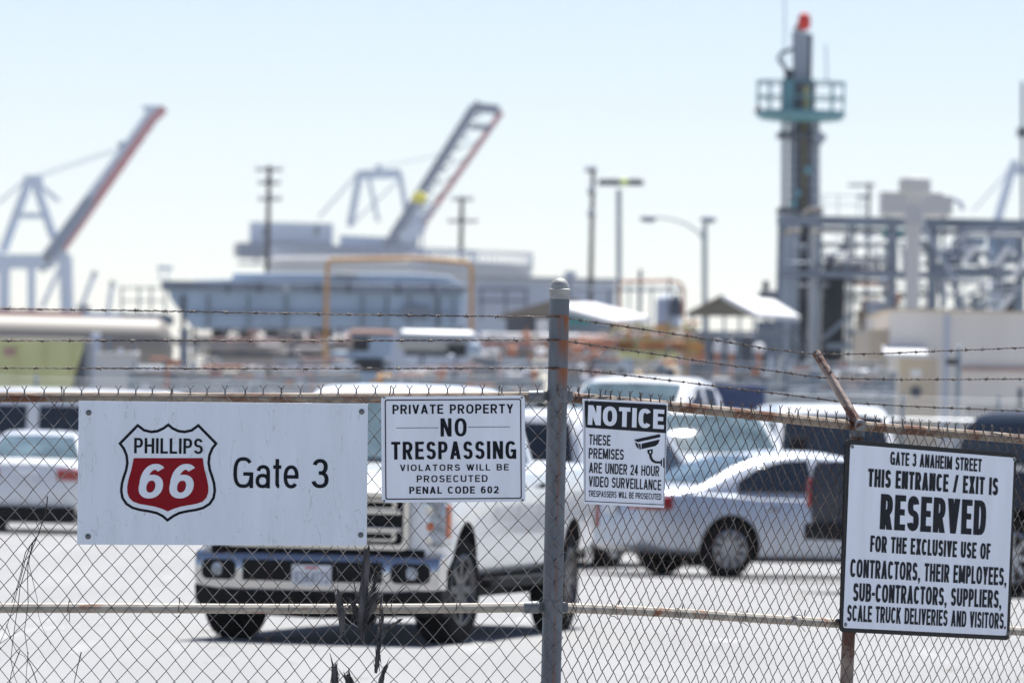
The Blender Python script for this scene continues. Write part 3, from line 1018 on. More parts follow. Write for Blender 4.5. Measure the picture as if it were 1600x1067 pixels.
def lofted(sections):
    """sections = lists of half profiles (x, [(y, z)]) from bottom middle up to top middle, mirrored"""
    b = MB()
    vs, n = [], None
    for x, hp in sections:
        full = hp + [(-y, z) for y, z in reversed(hp[1:-1])]
        n = len(full)
        vs += [(x, y, z) for y, z in full]
    fs = []
    m = len(sections)
    for i in range(m - 1):
        for k in range(n):
            k2 = (k + 1) % n
            fs.append((i * n + k, i * n + k2, (i + 1) * n + k2, (i + 1) * n + k))
    fs.append(tuple(range(n)))
    fs.append(tuple((m - 1) * n + k for k in range(n)))
    b.add(vs, fs)
    return b

def body_half(wd, zb, zt, crown=.015):
    h = zt - zb
    return [(0, zb), (wd * .80, zb), (wd * .95, zb + .05), (wd * .985, zb + h * .22), (wd, zb + h * .5), (wd * .992, zb + h * .78), (wd * .965, zt - .055), (wd * .90, zt - .008), (wd * .6, zt + crown * .7), (0, zt + crown)]

def interp(tab, x):
    if x <= tab[0][0]:
        return tab[0][1]
    for (a, va), (b_, vb) in zip(tab, tab[1:]):
        if x <= b_:
            return lerp(va, vb, (x - a) / (b_ - a))
    return tab[-1][1]

def wheel(par, x, y, r, wd, side, rim_m, steer=0.0, spokes=8):
    """tyre with a rim and spokes, side = +1 when its face looks to +y"""
    b = MB()
    k = wd / 2
    b.lathe([(r * .60, -k * .9), (r * .84, -k), (r * .95, -k * .92), (r, -k * .62), (r, k * .62), (r * .95, k * .92), (r * .84, k), (r * .60, k * .9), (r * .58, k * .2), (.02, k * .15)], (0, 0, 0), 'Y', 32)
    for q in range(36):
        a = 2 * math.pi * q / 36
        c, s_ = math.cos(a), math.sin(a)
        b.beam((r * 1.004 * c, -k * .75, r * 1.004 * s_), (r * 1.004 * c, k * .75, r * 1.004 * s_), .03, .012)
    w_ = b.build('wheel', M['tyre'], par, local=True)
    w_.location = (x, y, r)
    w_.rotation_euler = (0, 0, (0 if side > 0 else math.pi) + steer)
    b = MB()
    b.lathe([(r * .66, k * .55), (r * .66, k * .96), (r * .61, k * 1.0), (r * .57, k * .8), (r * .55, k * .35)], (0, 0, 0), 'Y', 32)
    for q in range(spokes):
        a = 2 * math.pi * q / spokes
        c, s_ = math.cos(a), math.sin(a)
        b.beam((r * .12 * c, k * .66, r * .12 * s_), (r * .60 * c, k * .72, r * .60 * s_), .055 * r / .4, .05, up=(0, 1, 0))
    b.lathe([(.001, k * .86), (r * .13, k * .82), (r * .2, k * .68), (r * .2, k * .4)], (0, 0, 0), 'Y', 16)
    b.build('rim', rim_m, w_, local=True)
    return w_

def vehicle(name, label, group, sp, paint, px=None, loc=(0, 0), yaw=0.0):
    """sp: body stations, arches, glasshouse profile, windows, lamps"""
    root = thing(name, (0, 0, 0), label, sp['cat'], group)
    zt, zb, hw = sp['top'], sp['bot'], sp['half']
    xs = sorted(set([p[0] for p in zt] + [p[0] for p in zb] + [p[0] for p in hw] + [lerp(zt[0][0], zt[-1][0], i / 14) for i in range(15)]))
    x0, x1 = xs[0], xs[-1]
    secs = []
    for x in xs:
        secs.append((x, body_half(interp(hw, x), interp(zb, x), interp(zt, x), sp.get('crown', .02))))
    o = lofted(secs).build('body', paint, root, local=True)
    bv = o.modifiers.new('bevel', 'BEVEL'); bv.width = .05; bv.segments = 3; bv.limit_method = 'ANGLE'; bv.angle_limit = R(50)
    cuts = []
    for ax in sp['axles']:
        cb = MB()
        cb.tube([(ax, -2, sp['r'] * 1.03), (ax, 2, sp['r'] * 1.03)], sp['arch'], 32)
        cb.box(ax - sp['arch'] * .98, ax + sp['arch'] * .98, -2, 2, -.3, sp['r'] * 1.03)
        c = cb.build('cut', M['black_plastic'])
        cuts.append(c)
    mods = []
    for c in cuts:
        mods.append(('BOOLEAN', {'operation': 'DIFFERENCE', 'object': c, 'solver': 'EXACT', 'use_self': True, 'material_mode': 'TRANSFER'}))
    finish(o, mods)
    for c in cuts:
        me = c.data
        bpy.data.objects.remove(c)
        bpy.data.meshes.remove(me)
    # dark underside and wheel housings
    b = MB()
    W0 = interp(hw, 0)
    b.box(x0 + .35, x1 - .3, -W0 + .38, W0 - .38, sp['r'] * .75, interp(zt, 0) - .15)
    b.box(sp['axles'][1], sp['axles'][0], -W0 + .12, W0 - .12, interp(zb, 0) - .02, interp(zb, 0) + .2)
    for ax in sp['axles']:
        b.tube([(ax, -W0 + .2, sp['r']), (ax, W0 - .2, sp['r'])], .05, 8)
    b.build('underbody', M['black_plastic'], root, local=True)
    for ax in sp['axles']:
        for sd in (1, -1):
            wheel(root, ax, sd * (W0 - sp['tw'] / 2 - .02), sp['r'], sp['tw'], sd, sp.get('rim', M['rim']), sp.get('steer', 0) if ax == sp['axles'][0] else 0, sp.get('spokes', 8))
    # glasshouse
    pr, wb, wt, z0, z1 = sp['prof'], sp['wb'], sp['wt'], sp['z0'], max(p[1] for p in sp['prof'])
    def hwid(z):
        return lerp(wb, wt, max(0, min(1, (z - z0) / (z1 - z0))))
    gx = sorted(set([p[0] for p in pr] + [lerp(pr[0][0], pr[-1][0], i / 20) for i in range(21)]))
    secs = []
    for x in gx:
        z = interp(pr, x)
        q = hwid(z)
        e = min(.07, max(.01, (z - z0) * .4))
        zl = z0 - .06
        zm = lerp(zl, z - e, .5)
        secs.append((x, [(0, zl), (hwid(z0), zl), (hwid(zm), zm), (hwid(z - e), z - e), (q - e * .35, z - e * .35), (q - e * 1.2, z), (q * .5, z + .014), (0, z + .02)]))
    lofted(secs).build('roof', paint, root, local=True)
    def side_glass(poly, nm='side_window'):
        for sd in (1, -1):
            b = MB()
            n = len(poly)
            vs = []
            for off in (.012, -.01):
                vs += [(x, sd * (hwid(z) + off), z) for x, z in poly]
            b.add(vs, [tuple(range(n)), tuple(range(2 * n - 1, n - 1, -1))] + [(i, n + i, n + (i + 1) % n, (i + 1) % n) for i in range(n)])
            b.build(nm, M['glass'], root, bevel=.004, local=True)
    for poly in sp['side']:
        side_glass(poly)
    def strip_glass(nm, xa, xb, m, inset=.10):
        n = 9
        b = MB()
        vs = []
        for off in (.016, -.012):
            for i in range(n):
                x = lerp(xa, xb, i / (n - 1))
                z = interp(pr, x)
                e = .004
                sl_ = (interp(pr, x + e) - interp(pr, x - e)) / (2 * e)
                l = math.hypot(1, sl_)
                for j in range(5):
                    f = -1 + j / 2
                    y = f * (hwid(z) - inset)
                    cr_ = .02 * (1 - f * f)
                    vs.append((x - sl_ / l * (off + cr_), y, z + (off + cr_) / l))
        fs = []
        N = n * 5
        for i in range(n - 1):
            for j in range(4):
                a = i * 5 + j
                fs.append((a, a + 1, a + 6, a + 5))
                fs.append((N + a, N + a + 5, N + a + 6, N + a + 1))
        edge = [i * 5 for i in range(n)] + [(n - 1) * 5 + j for j in range(1, 5)] + [i * 5 + 4 for i in range(n - 2, -1, -1)] + [j for j in range(3, 0, -1)]
        for a, c in zip(edge, edge[1:] + edge[:1]):
            fs.append((a, c, N + c, N + a))
        b.add(vs, fs)
        return b.build(nm, m, root, local=True)
    if sp.get('rear'):
        strip_glass('rear_window', *sp['rear'], sp.get('rear_m', M['glass']))
    strip_glass('windscreen', *sp['front'], sp.get('wind_m', M['windscreen']))
    # door lines and handles
    for xx in sp.get('doors', ()):
        for sd in (1, -1):
            b = MB()
            yy = sd * (interp(hw, xx) * .995)
            b.box(xx - .13, xx, min(yy, yy + sd * .025), max(yy, yy + sd * .025), sp['z0'] - .17, sp['z0'] - .13)
            b.build('door_handle', M[sp.get('handle', 'black_plastic')], root, bevel=.006, local=True)
    # mirrors
    mx_, mz, ms = sp['mirror']
    for sd in (1, -1):
        b = MB()
        yy = sd * (wb + .03)
        b.beam((mx_, yy - sd * .04, mz), (mx_ + .02, yy + sd * .12, mz + .02), .05, .04)
        b.box(mx_ - .03, mx_ + .09, min(yy + sd * .10, yy + sd * (.10 + sp.get('mw', .22))), max(yy + sd * .10, yy + sd * (.10 + sp.get('mw', .22))), mz - ms * .35, mz + ms * .65)
        b.build('mirror', M[sp.get('mirror_m', 'black_plastic')], root, bevel=.02, local=True)
    # rear lamps
    xr = x0
    for sd in (1, -1):
        if 'tail' in sp:
            ya, yb, za, zc, wrap = sp['tail']
            b = MB()
            ya_, yb_ = sorted((sd * ya, sd * yb))
            b.box(xr - .02, xr + .06, ya_, yb_, za, zc)
            hwx = interp(hw, xr + wrap)
            ys = sorted((sd * (hwx * .93), sd * (hwx + .012)))
            b.box(xr + .0, xr + wrap, ys[0], ys[1], za, zc)
            b.build('tail_lamp', M['lamp_red'], root, bevel=.012, local=True)
        if 'head' in sp:
            ya, yb, za, zc, wrap = sp['head']
            b = MB()
            ya_, yb_ = sorted((sd * ya, sd * yb))
            b.box(x1 - wrap, x1 + .02, ya_, yb_, za, zc)
            b.build('headlight', M['lamp_clear'], root, bevel=.02, local=True)
    if 'rear_bumper' in sp:
        za, zc, m_ = sp['rear_bumper']
        b = MB()
        wv = interp(hw, x0) * .96
        b.box(x0 - .10, x0 + .12, -wv, wv, za, zc)
        b.build('rear_bumper', M[m_], root, bevel=.03, local=True)
    if 'front_bumper' in sp:
        za, zc, m_ = sp['front_bumper']
        b = MB()
        wv = interp(hw, x1) * .98
        b.box(x1 - .15, x1 + .09, -wv, wv, za, zc)
        b.build('front_bumper', M[m_], root, bevel=.04, local=True)
    if 'grille' in sp:
        wv, za, zc = sp['grille']
        b = MB()
        b.box(x1 - .05, x1 + .025, -wv, wv, za, zc)
        b.build('grille', M['black_plastic'], root, bevel=.02, local=True)
    if 'rear_plate' in sp:
        z = sp['rear_plate']
        b = MB(); b.box(x0 - .035, x0 - .012, -.16, .16, z - .08, z + .08); b.build('number_plate', M['plate'], root, bevel=.004, local=True)
    root.scale = (sp.get('scale', 1),) * 3
    root.location = (loc[0], loc[1], 0)
    root.rotation_euler = (0, 0, yaw)
    return root

PICK = dict(cat='pickup truck', axles=(2.03, -2.03), r=.42, arch=.52, tw=.29,
    top=[(-3.28, 1.40), (-1.30, 1.40), (-1.26, 1.37), (1.0, 1.36), (1.3, 1.385), (2.4, 1.36), (2.8, 1.31), (2.90, 1.26)],
    bot=[(-3.28, .64), (-2.6, .62), (-1.2, .50), (1.5, .50), (2.6, .58), (2.90, .66)],
    half=[(-3.28, .97), (-3.1, 1.0), (1.5, 1.0), (2.5, .99), (2.8, .95), (2.90, .90)],
    prof=[(-1.30, 1.36), (-1.24, 1.84), (-1.12, 1.95), (-.8, 2.0), (-.3, 2.01), (.05, 1.985), (.22, 1.93), (1.02, 1.37)], wb=.94, wt=.76, z0=1.37,
    side=[[(-1.05, 1.40), (-1.02, 1.86), (-.36, 1.89), (-.34, 1.40)], [(-.22, 1.40), (-.24, 1.89), (.10, 1.88), (.36, 1.70), (.70, 1.46), (.70, 1.40)]],
    rear=(-1.29, -1.18), front=(.24, .97), doors=(-.95, -.08), mirror=(.62, 1.42, .36), tail=(.80, .985, .92, 1.30, .22), rear_bumper=(.56, .76, 'chrome'), rear_plate=.66,
    head=(.62, .92, .96, 1.20, .22), front_bumper=(.55, .80, 'chrome'), grille=(.58, .88, 1.24), steer=0.0)
SEDAN = dict(cat='car', axles=(1.40, -1.37), r=.33, arch=.395, tw=.215, crown=.03,
    top=[(-2.47, .88), (-2.42, .985), (-1.75, 1.02), (-1.0, .97), (.9, .95), (1.4, .93), (2.0, .84), (2.32, .72), (2.42, .60)],
    bot=[(-2.47, .36), (-2.2, .28), (-1.0, .20), (1.0, .20), (2.2, .22), (2.42, .26)],
    half=[(-2.47, .72), (-2.40, .80), (-2.1, .88), (-1.2, .915), (1.0, .915), (1.9, .87), (2.3, .74), (2.42, .58)],
    prof=[(-1.98, 1.0), (-1.72, 1.06), (-1.2, 1.30), (-.8, 1.42), (-.35, 1.475), (.05, 1.47), (.4, 1.42), (.75, 1.29), (1.40, .97)], wb=.86, wt=.58, z0=.95,
    side=[[(-1.25, 1.0), (-1.22, 1.12), (-.92, 1.28), (-.55, 1.365), (-.22, 1.385), (-.24, 1.0)], [(-.12, 1.0), (-.10, 1.385), (.22, 1.365), (.55, 1.24), (.98, 1.03), (.98, 1.0)]],
    rear=(-1.68, -.88), rear_m=M['windscreen'], front=(.44, 1.32), doors=(-.75, .30), handle='chrome', mirror=(.85, 1.02, .13), tail=(.42, .84, .78, .93, .34), rear_plate=.80,
    head=(.40, .70, .56, .68, .4), rim=M['rim'], spokes=10)
VAN = dict(cat='van', axles=(1.75, -1.75), r=.37, arch=.44, tw=.24,
    top=[(-2.85, 1.15), (1.2, 1.15), (1.9, 1.12), (2.5, 1.05), (2.62, .98)],
    bot=[(-2.85, .50), (-2.4, .42), (2.2, .42), (2.62, .50)],
    half=[(-2.85, .95), (-2.6, 1.0), (1.6, 1.0), (2.3, .95), (2.62, .86)],
    prof=[(-2.86, 1.14), (-2.80, 1.9), (-2.7, 2.06), (-2.4, 2.12), (0, 2.14), (.6, 2.12), (.95, 2.02), (1.62, 1.14)], wb=.97, wt=.82, z0=1.14,
    side=[[(-2.6, 1.20), (-2.55, 1.85), (-1.6, 1.87), (-1.6, 1.20)], [(-1.45, 1.20), (-1.45, 1.87), (-.4, 1.87), (-.4, 1.20)], [(-.2, 1.20), (-.2, 1.87), (.7, 1.87), (1.15, 1.25), (1.15, 1.20)]],
    rear=(-2.855, -2.77), front=(.99, 1.57), doors=(-.35, .2), mirror=(1.2, 1.25, .3), tail=(.78, .93, .75, 1.12, .14), rear_plate=.72,
    head=(.5, .84, .74, .92, .3), front_bumper=(.45, .62, 'black_plastic'), grille=(.45, .72, .92), rear_bumper=(.42, .58, 'black_plastic'))
SUV = dict(VAN, cat='car', axles=(1.45, -1.48), r=.375, arch=.45, tw=.25,
    top=[(-2.5, 1.10), (1.0, 1.10), (1.5, 1.09), (2.25, 1.02), (2.42, .92)], bot=[(-2.5, .48), (-2.1, .38), (2.0, .38), (2.42, .44)], half=[(-2.5, .90), (-2.3, .97), (1.5, .97), (2.2, .90), (2.42, .78)],
    prof=[(-2.50, 1.09), (-2.34, 1.62), (-2.22, 1.82), (-1.9, 1.90), (-.5, 1.93), (.1, 1.91), (.45, 1.83), (1.25, 1.10)], wb=.93, wt=.72, z0=1.09,
    side=[[(-2.15, 1.14), (-2.02, 1.70), (-1.35, 1.69), (-1.32, 1.14)], [(-1.22, 1.14), (-1.22, 1.77), (-.4, 1.79), (-.4, 1.14)], [(-.3, 1.14), (-.3, 1.79), (.25, 1.69), (.9, 1.18), (.9, 1.14)]],
    rear=(-2.46, -2.27), front=(.5, 1.2), tail=(.70, .90, .95, 1.30, .2), mirror=(.85, 1.16, .2), rear_plate=.86)

CAB = dict(PICK, scale=1.3, prof=[(-.62, 1.36), (-.56, 1.84), (-.46, 1.96), (-.2, 2.01), (.1, 2.0), (.30, 1.93), (1.02, 1.37)], side=[[(-.42, 1.40), (-.42, 1.88), (-.12, 1.90), (-.12, 1.40)], [(.0, 1.40), (.0, 1.90), (.14, 1.86), (.36, 1.70), (.70, 1.46), (.70, 1.40)]], rear=(-.615, -.5), front=(.32, .97),
    top=[(-3.28, 1.10), (-.66, 1.10), (-.62, 1.37), (1.0, 1.36), (1.3, 1.385), (2.4, 1.36), (2.8, 1.31), (2.90, 1.26)])
LOT = 'vehicles parked in the lot behind the fence'
def at_wheel(axle_x, side_y, px, d, yaw, sc=1.0):
    """root position that puts a local (x, y) point at pixel column px and depth d"""
    X = W(px, HZN, d).x
    c, s_ = math.cos(yaw), math.sin(yaw)
    return (X - sc * (axle_x * c - side_y * s_), d - sc * (axle_x * s_ + side_y * c))

# --- the white pickup nosing towards the fence
yawA = R(-90 - 11)
hero = dict(PICK)
hero.update(steer=R(-9), rim=M['dark_rim'], wb=.88, wt=.69, mw=.13)
hero.update(axles=(2.03, -2.5), tail=(.90, .985, .86, 1.16, .08))
hero['top'] = [(-3.72, 1.40), (-1.30, 1.40), (-1.26, 1.37), (1.0, 1.37), (1.3, 1.37), (2.2, 1.31), (2.7, 1.22), (2.90, 1.15)]
hero['half'] = [(-3.72, .97), (-3.5, 1.0), (1.5, 1.0), (2.5, .99), (2.78, .95), (2.90, .88)]
hero['bot'] = [(-3.72, .64), (-3.1, .62), (-1.2, .50), (1.5, .48), (2.6, .50), (2.90, .56)]
for k in ('grille', 'head', 'front_bumper'):
    hero.pop(k)
tr = vehicle('pickup_truck', 'big white pickup with chrome bumper facing the fence, left of the tall post', LOT, hero, M['white_paint'], loc=at_wheel(2.03, 0, 539, 57.7, yawA), yaw=yawA)
XF = 2.90
FZ = -.10          # its nose sits low
nose0 = set(bpy.data.objects)
b = MB(); b.box(XF - .12, XF + .015, -.70, .70, .84, 1.26); gr = b.build('grille', M['black_plastic'], tr, bevel=.02, local=True)
b = MB()
ring_o, ring_i = rrect(-.72, .83, .72, 1.27, .05), rrect(-.675, .87, .675, 1.23, .04)
for (yy, s_) in ((XF + .045, 1),):
    n = len(ring_o)
    vs = [(XF + .05, y, z) for y, z in ring_o] + [(XF + .05, y, z) for y, z in ring_i] + [(XF - .05, y, z) for y, z in ring_o] + [(XF - .05, y, z) for y, z in ring_i]
    b.add(vs, [(i, (i + 1) % n, n + (i + 1) % n, n + i) for i in range(n)] + [(2 * n + i, 2 * n + (i + 1) % n, (i + 1) % n, i) for i in range(n)] + [(n + i, n + (i + 1) % n, 3 * n + (i + 1) % n, 3 * n + i) for i in range(n)])
b.build('grille_frame', M['chrome'], gr, local=True)
b = MB(); b.box(XF - .05, XF + .03, -.84, .84, .775, .835); b.build('grille_gap_shade', M['black_plastic'], tr, bevel=.01, local=True)  # black strip standing in for the shadow between grille and bumper
for zc in (.985, 1.12):
    b = MB()
    b.box(XF - .02, XF + .055, -.66, .66, zc - .022, zc + .022)
    b.build('grille_bar', M['chrome'], gr, bevel=.01, local=True)
for sd in (1, -1):
    for zc in (.935, 1.175):
        b = MB()
        o_, i_ = rrect(sd * .42 - .20, zc - .040, sd * .42 + .20, zc + .040, .03), rrect(sd * .42 - .17, zc - .022, sd * .42 + .17, zc + .022, .018)
        n = len(o_)
        b.add([(XF + .05, y, z) for y, z in o_] + [(XF + .05, y, z) for y, z in i_] + [(XF, y, z) for y, z in o_], [(i, (i + 1) % n, n + (i + 1) % n, n + i) for i in range(n)] + [(2 * n + i, 2 * n + (i + 1) % n, (i + 1) % n, i) for i in range(n)])
        b.build('grille_insert', M['chrome'], gr, local=True)
    ys = sorted((sd * .735, sd * .985))
    b = MB(); b.box(XF - .30, XF - .015, ys[0], ys[1], .86, 1.25); hl = b.build('headlight', M['lamp_clear'], tr, bevel=.03, seg=3, local=True)
    ys = sorted((sd * .78, sd * .90))
    b = MB(); b.box(XF - .05, XF - .004, ys[0], ys[1], .985, 1.045); b.build('indicator', M['amber'], hl, bevel=.01, local=True)
    b = MB(); b.lathe([(.001, .012), (.05, .010), (.06, 0)], (XF - .014, sd * .84, 1.15), 'X', 16); b.build('lamp_lens', M['chrome'], hl, local=True)
    b = MB(); b.lathe([(.001, .012), (.05, .010), (.06, 0)], (XF - .014, sd * .84, .92), 'X', 16); b.build('lamp_lens', M['chrome'], hl, local=True)
    ys = sorted((sd * .955, sd * .999))
    b = MB(); b.box(XF - .24, XF - .10, ys[0], ys[1], .93, 1.18); b.build('side_marker', M['amber'], hl, bevel=.01, local=True)
# bumper: one curved chrome bar with dark openings, plate and fog lamps
b = MB()
n = 25
prof = [(.80, -.10), (.797, .10), (.77, .175), (.715, .195), (.57, .195), (.50, .17), (.465, .08), (.47, -.10)]
vs = []
for i in range(n):
    y = lerp(-.965, .965, i / (n - 1))
    f = abs(y) / 1.005
    bx = XF - .16 * max(0, f - .55) ** 1.4 / .45 ** 1.4 - .02 * f
    zlift = .04 * max(0, f - .62) / .38
    for z, dx in prof:
        vs.append((bx + dx, y, z + (zlift if z < .64 else 0)))
m = len(prof)
fs = [(i * m + k, i * m + (k + 1) % m, (i + 1) * m + (k + 1) % m, (i + 1) * m + k) for i in range(n - 1) for k in range(m)] + [tuple(range(m)), tuple((n - 1) * m + k for k in range(m))]
b.add(vs, fs)
bump = b.build('front_bumper', M['chrome'], tr, bevel=.012, local=True)
def bump_x(y):
    f = abs(y) / 1.005
    return XF - .16 * max(0, f - .55) ** 1.4 / .45 ** 1.4 - .02 * f + .195
for (ya, yb, za, zb_) in ((-.55, .55, .575, .735),):
    b = MB()
    vs = []
    nn = 13
    for i in range(nn):
        y = lerp(ya, yb, i / (nn - 1))
        vs += [(bump_x(y) + .006, y, za), (bump_x(y) + .006, y, zb_), (bump_x(y) - .02, y, za), (bump_x(y) - .02, y, zb_)]
    b.add(vs, [(4 * i, 4 * i + 4, 4 * i + 5, 4 * i + 1) for i in range(nn - 1)] + [(4 * i + 1, 4 * i + 5, 4 * i + 7, 4 * i + 3) for i in range(nn - 1)] + [(4 * i, 4 * i + 2, 4 * i + 6, 4 * i + 4) for i in range(nn - 1)])
    b.build('bumper_opening', M['black_plastic'], bump, local=True)
for sd in (1, -1):
    b = MB()
    pts = rrect(.61, .575, .90, .73, .05)
    vs = [(bump_x(y) + .007, sd * y, z) for y, z in pts] + [(bump_x(y) - .02, sd * y, z) for y, z in pts]
    n2 = len(pts)
    b.add(vs, [tuple(range(n2))] + [(i, (i + 1) % n2, n2 + (i + 1) % n2, n2 + i) for i in range(n2)])
    b.build('fog_recess', M['black_plastic'], bump, local=True)
    b = MB(); b.lathe([(.001, .018), (.045, .012), (.052, 0)], (bump_x(.77) + .004, sd * .76, .655), 'X', 18); b.build('fog_lamp', M['lamp_clear'], bump, local=True)
b = MB()
vs = []
nn = 21
for i in range(nn):
    y = lerp(-.975, .975, i / (nn - 1))
    f = abs(y)
    xx = bump_x(y) - .05
    vs += [(xx, y, .53), (xx - .03, y, .43), (xx - .10, y, .29 + .04 * f), (xx - .35, y, .29 + .04 * f), (xx - .35, y, .53)]
b.add(vs, [(5 * i + k, 5 * i + (k + 1) % 5, 5 * i + 5 + (k + 1) % 5, 5 * i + 5 + k) for i in range(nn - 1) for k in range(5)] + [tuple(range(5)), tuple(5 * (nn - 1) + k for k in range(5))])
b.build('front_valance', M['black_plastic'], tr, local=True)
xpl = bump_x(0) + .02
b = MB(); b.box(xpl - .01, xpl + .008, -.155, .155, .545, .705); pl = b.build('number_plate', M['plate'], tr, bevel=.004, local=True)
b = MB()
for i, p in enumerate(line_polys("93A4173", 3.0, .13, .12, .16)):
    b.add([(xpl + .0105 + (i % 5) * 2e-5, -.135 + u * .09, .565 + v * .085) for u, v in p], [(0, 1, 2, 3)])
b.build('lettering', M['plate_ink'], pl, local=True)
b = MB(); b.add([(xpl + .0105, -.05, .675), (xpl + .0105, .05, .675), (xpl + .0105, .05, .69), (xpl + .0105, -.05, .69)], [(0, 1, 2, 3)]); b.build('plate_script', M['plate_red'], pl, local=True)
for o_ in [q for q in bpy.data.objects if q not in nose0 and q.parent == tr]:
    o_.location.z += FZ
# hood ridge, cowl and running board, black arch lips
for sd in (1, -1):
    b = MB()
    ys = sorted((sd * .86, sd * 1.05))
    b.box(-1.8, 1.3, ys[0], ys[1], .42, .50)
    b.build('running_board', M['black_plastic'], tr, bevel=.02, local=True)
b = MB(); b.box(.92, 1.06, -.86, .86, 1.375, 1.405); b.build('cowl', M['black_plastic'], tr, bevel=.01, local=True)

# --- silver sedan right of the post
yawS = R(27)
silver = vehicle('sedan', 'silver sedan seen from its rear right corner, right of the tall post', LOT, SEDAN, M['silver_paint'], loc=at_wheel(-1.37, -.81, 1140, 86.2, yawS), yaw=yawS)
# --- white sedan at the far left, seen from behind
vehicle('sedan', 'white sedan at the far left seen from straight behind with red tail lamps', LOT, dict(SEDAN, rear_bumper=(.17, .40, 'black_plastic')), M['white_paint'], loc=at_wheel(-2.4, 0, 46, 107, R(88)), yaw=R(88))
# --- white SUV between the pickup and the silver sedan
vehicle('suv', 'white SUV whose dark rear wheel shows between the tall post and the silver sedan', LOT, dict(SUV, tail=(.83, .90, .60, .82, .10)), M['white_paint'], loc=at_wheel(-1.48, -.85, 953, 90.5, R(66)), yaw=R(66))
# --- dark pickup behind the big black-edged sign
vehicle('pickup_truck', 'dark navy pickup half hidden behind the black-edged sign', LOT, dict(PICK, tail=(.93, .985, .90, 1.22, .10), rear_bumper=(.56, .74, 'black_plastic')), M['navy_paint'], loc=at_wheel(-3.28, .97, 1266, 79.5, R(36)), yaw=R(36))
# --- white pickup facing the fence, its screen catching the sun
vehicle('pickup_truck', 'white pickup facing the fence behind the silver sedan, sky mirrored in its windscreen', LOT, dict(PICK, prof=[(-1.30, 1.36), (-1.24, 1.84), (-1.12, 1.95), (-.8, 2.0), (-.3, 2.01), (.05, 1.985), (.22, 1.93), (.64, 1.66), (1.06, 1.37)], front=(.24, 1.0)), M['white_paint'], loc=at_wheel(0, 0, 1103, 103, R(-80)), yaw=R(-80))
# --- white tall truck cab above the camera notice
vehicle('pickup_truck', 'tall white work truck above the camera-warning sign, in front of the blue container', LOT, CAB, M['white_paint'], loc=at_wheel(.0, 0, 1008, 128, R(-117), 1.3), yaw=R(-117))
# --- white vans
vehicle('van', 'white van facing the fence beyond the silver sedan', LOT, dict(VAN, wind_m=M['glass']), M['white_paint'], loc=at_wheel(1.0, 0, 1302, 112, R(-86)), yaw=R(-86))
vehicle('van', 'white van with dark windows behind the white sedan at the far left', LOT, VAN, M['white_paint'], loc=at_wheel(0, 0, 40, 119, R(172)), yaw=R(172))

# ------------------------------------------------------------------ dry plants in the fence
def stem(mb, pts, d, r, n=5, wob=.0):
    P = [W(x, y, d + random.uniform(-wob, wob)) for x, y in pts]
    rs = [lerp(r, r * .55, i / (len(P) - 1)) for i in range(len(P))]
    mb.tube(P, rs, n)
vn = thing('dead_vine', W(45, 1060, 29.99), 'thin dry vine stems climbing the mesh at the far left', 'plant')
for pts, r in (([(74, 775), (73, 790), (70, 805), (64, 822), (60, 835), (50, 848), (40, 862), (36, 878), (33, 893), (27, 915), (18, 942)], .0028),
               ([(60, 835), (55, 843), (48, 851), (40, 872), (33, 900), (26, 925), (20, 950), (8, 985), (0, 1004)], .0022),
               ([(58, 838), (46, 868), (38, 895), (31, 918), (29, 940), (25, 965), (20, 1000), (17, 1030), (22, 1055), (30, 1075)], .0022),
               ([(52, 846), (44, 875), (43, 905), (44, 942), (41, 965), (38, 985), (42, 1010), (44, 1030), (52, 1048), (60, 1072)], .0020),
               ([(50, 848), (45, 880), (52, 910), (58, 935), (60, 960), (66, 980), (74, 995), (80, 1008)], .0014),
               ([(44, 1018), (42, 1040), (40, 1070)], .0018), ([(31, 1016), (24, 1034), (18, 1050), (14, 1070)], .0024), ([(127, 1018), (121, 1042), (115, 1070)], .0028),
               ([(62, 828), (58, 820), (56, 812), (60, 804)], .0014), ([(0, 1005), (15, 995), (30, 985), (38, 978)], .0013), ([(10, 975), (18, 1000), (26, 1018), (38, 1025), (48, 1040), (58, 1068)], .0016)):
    b = MB(); stem(b, pts, 29.992, r, 5, .004); b.build('stem', M['vine'], vn)

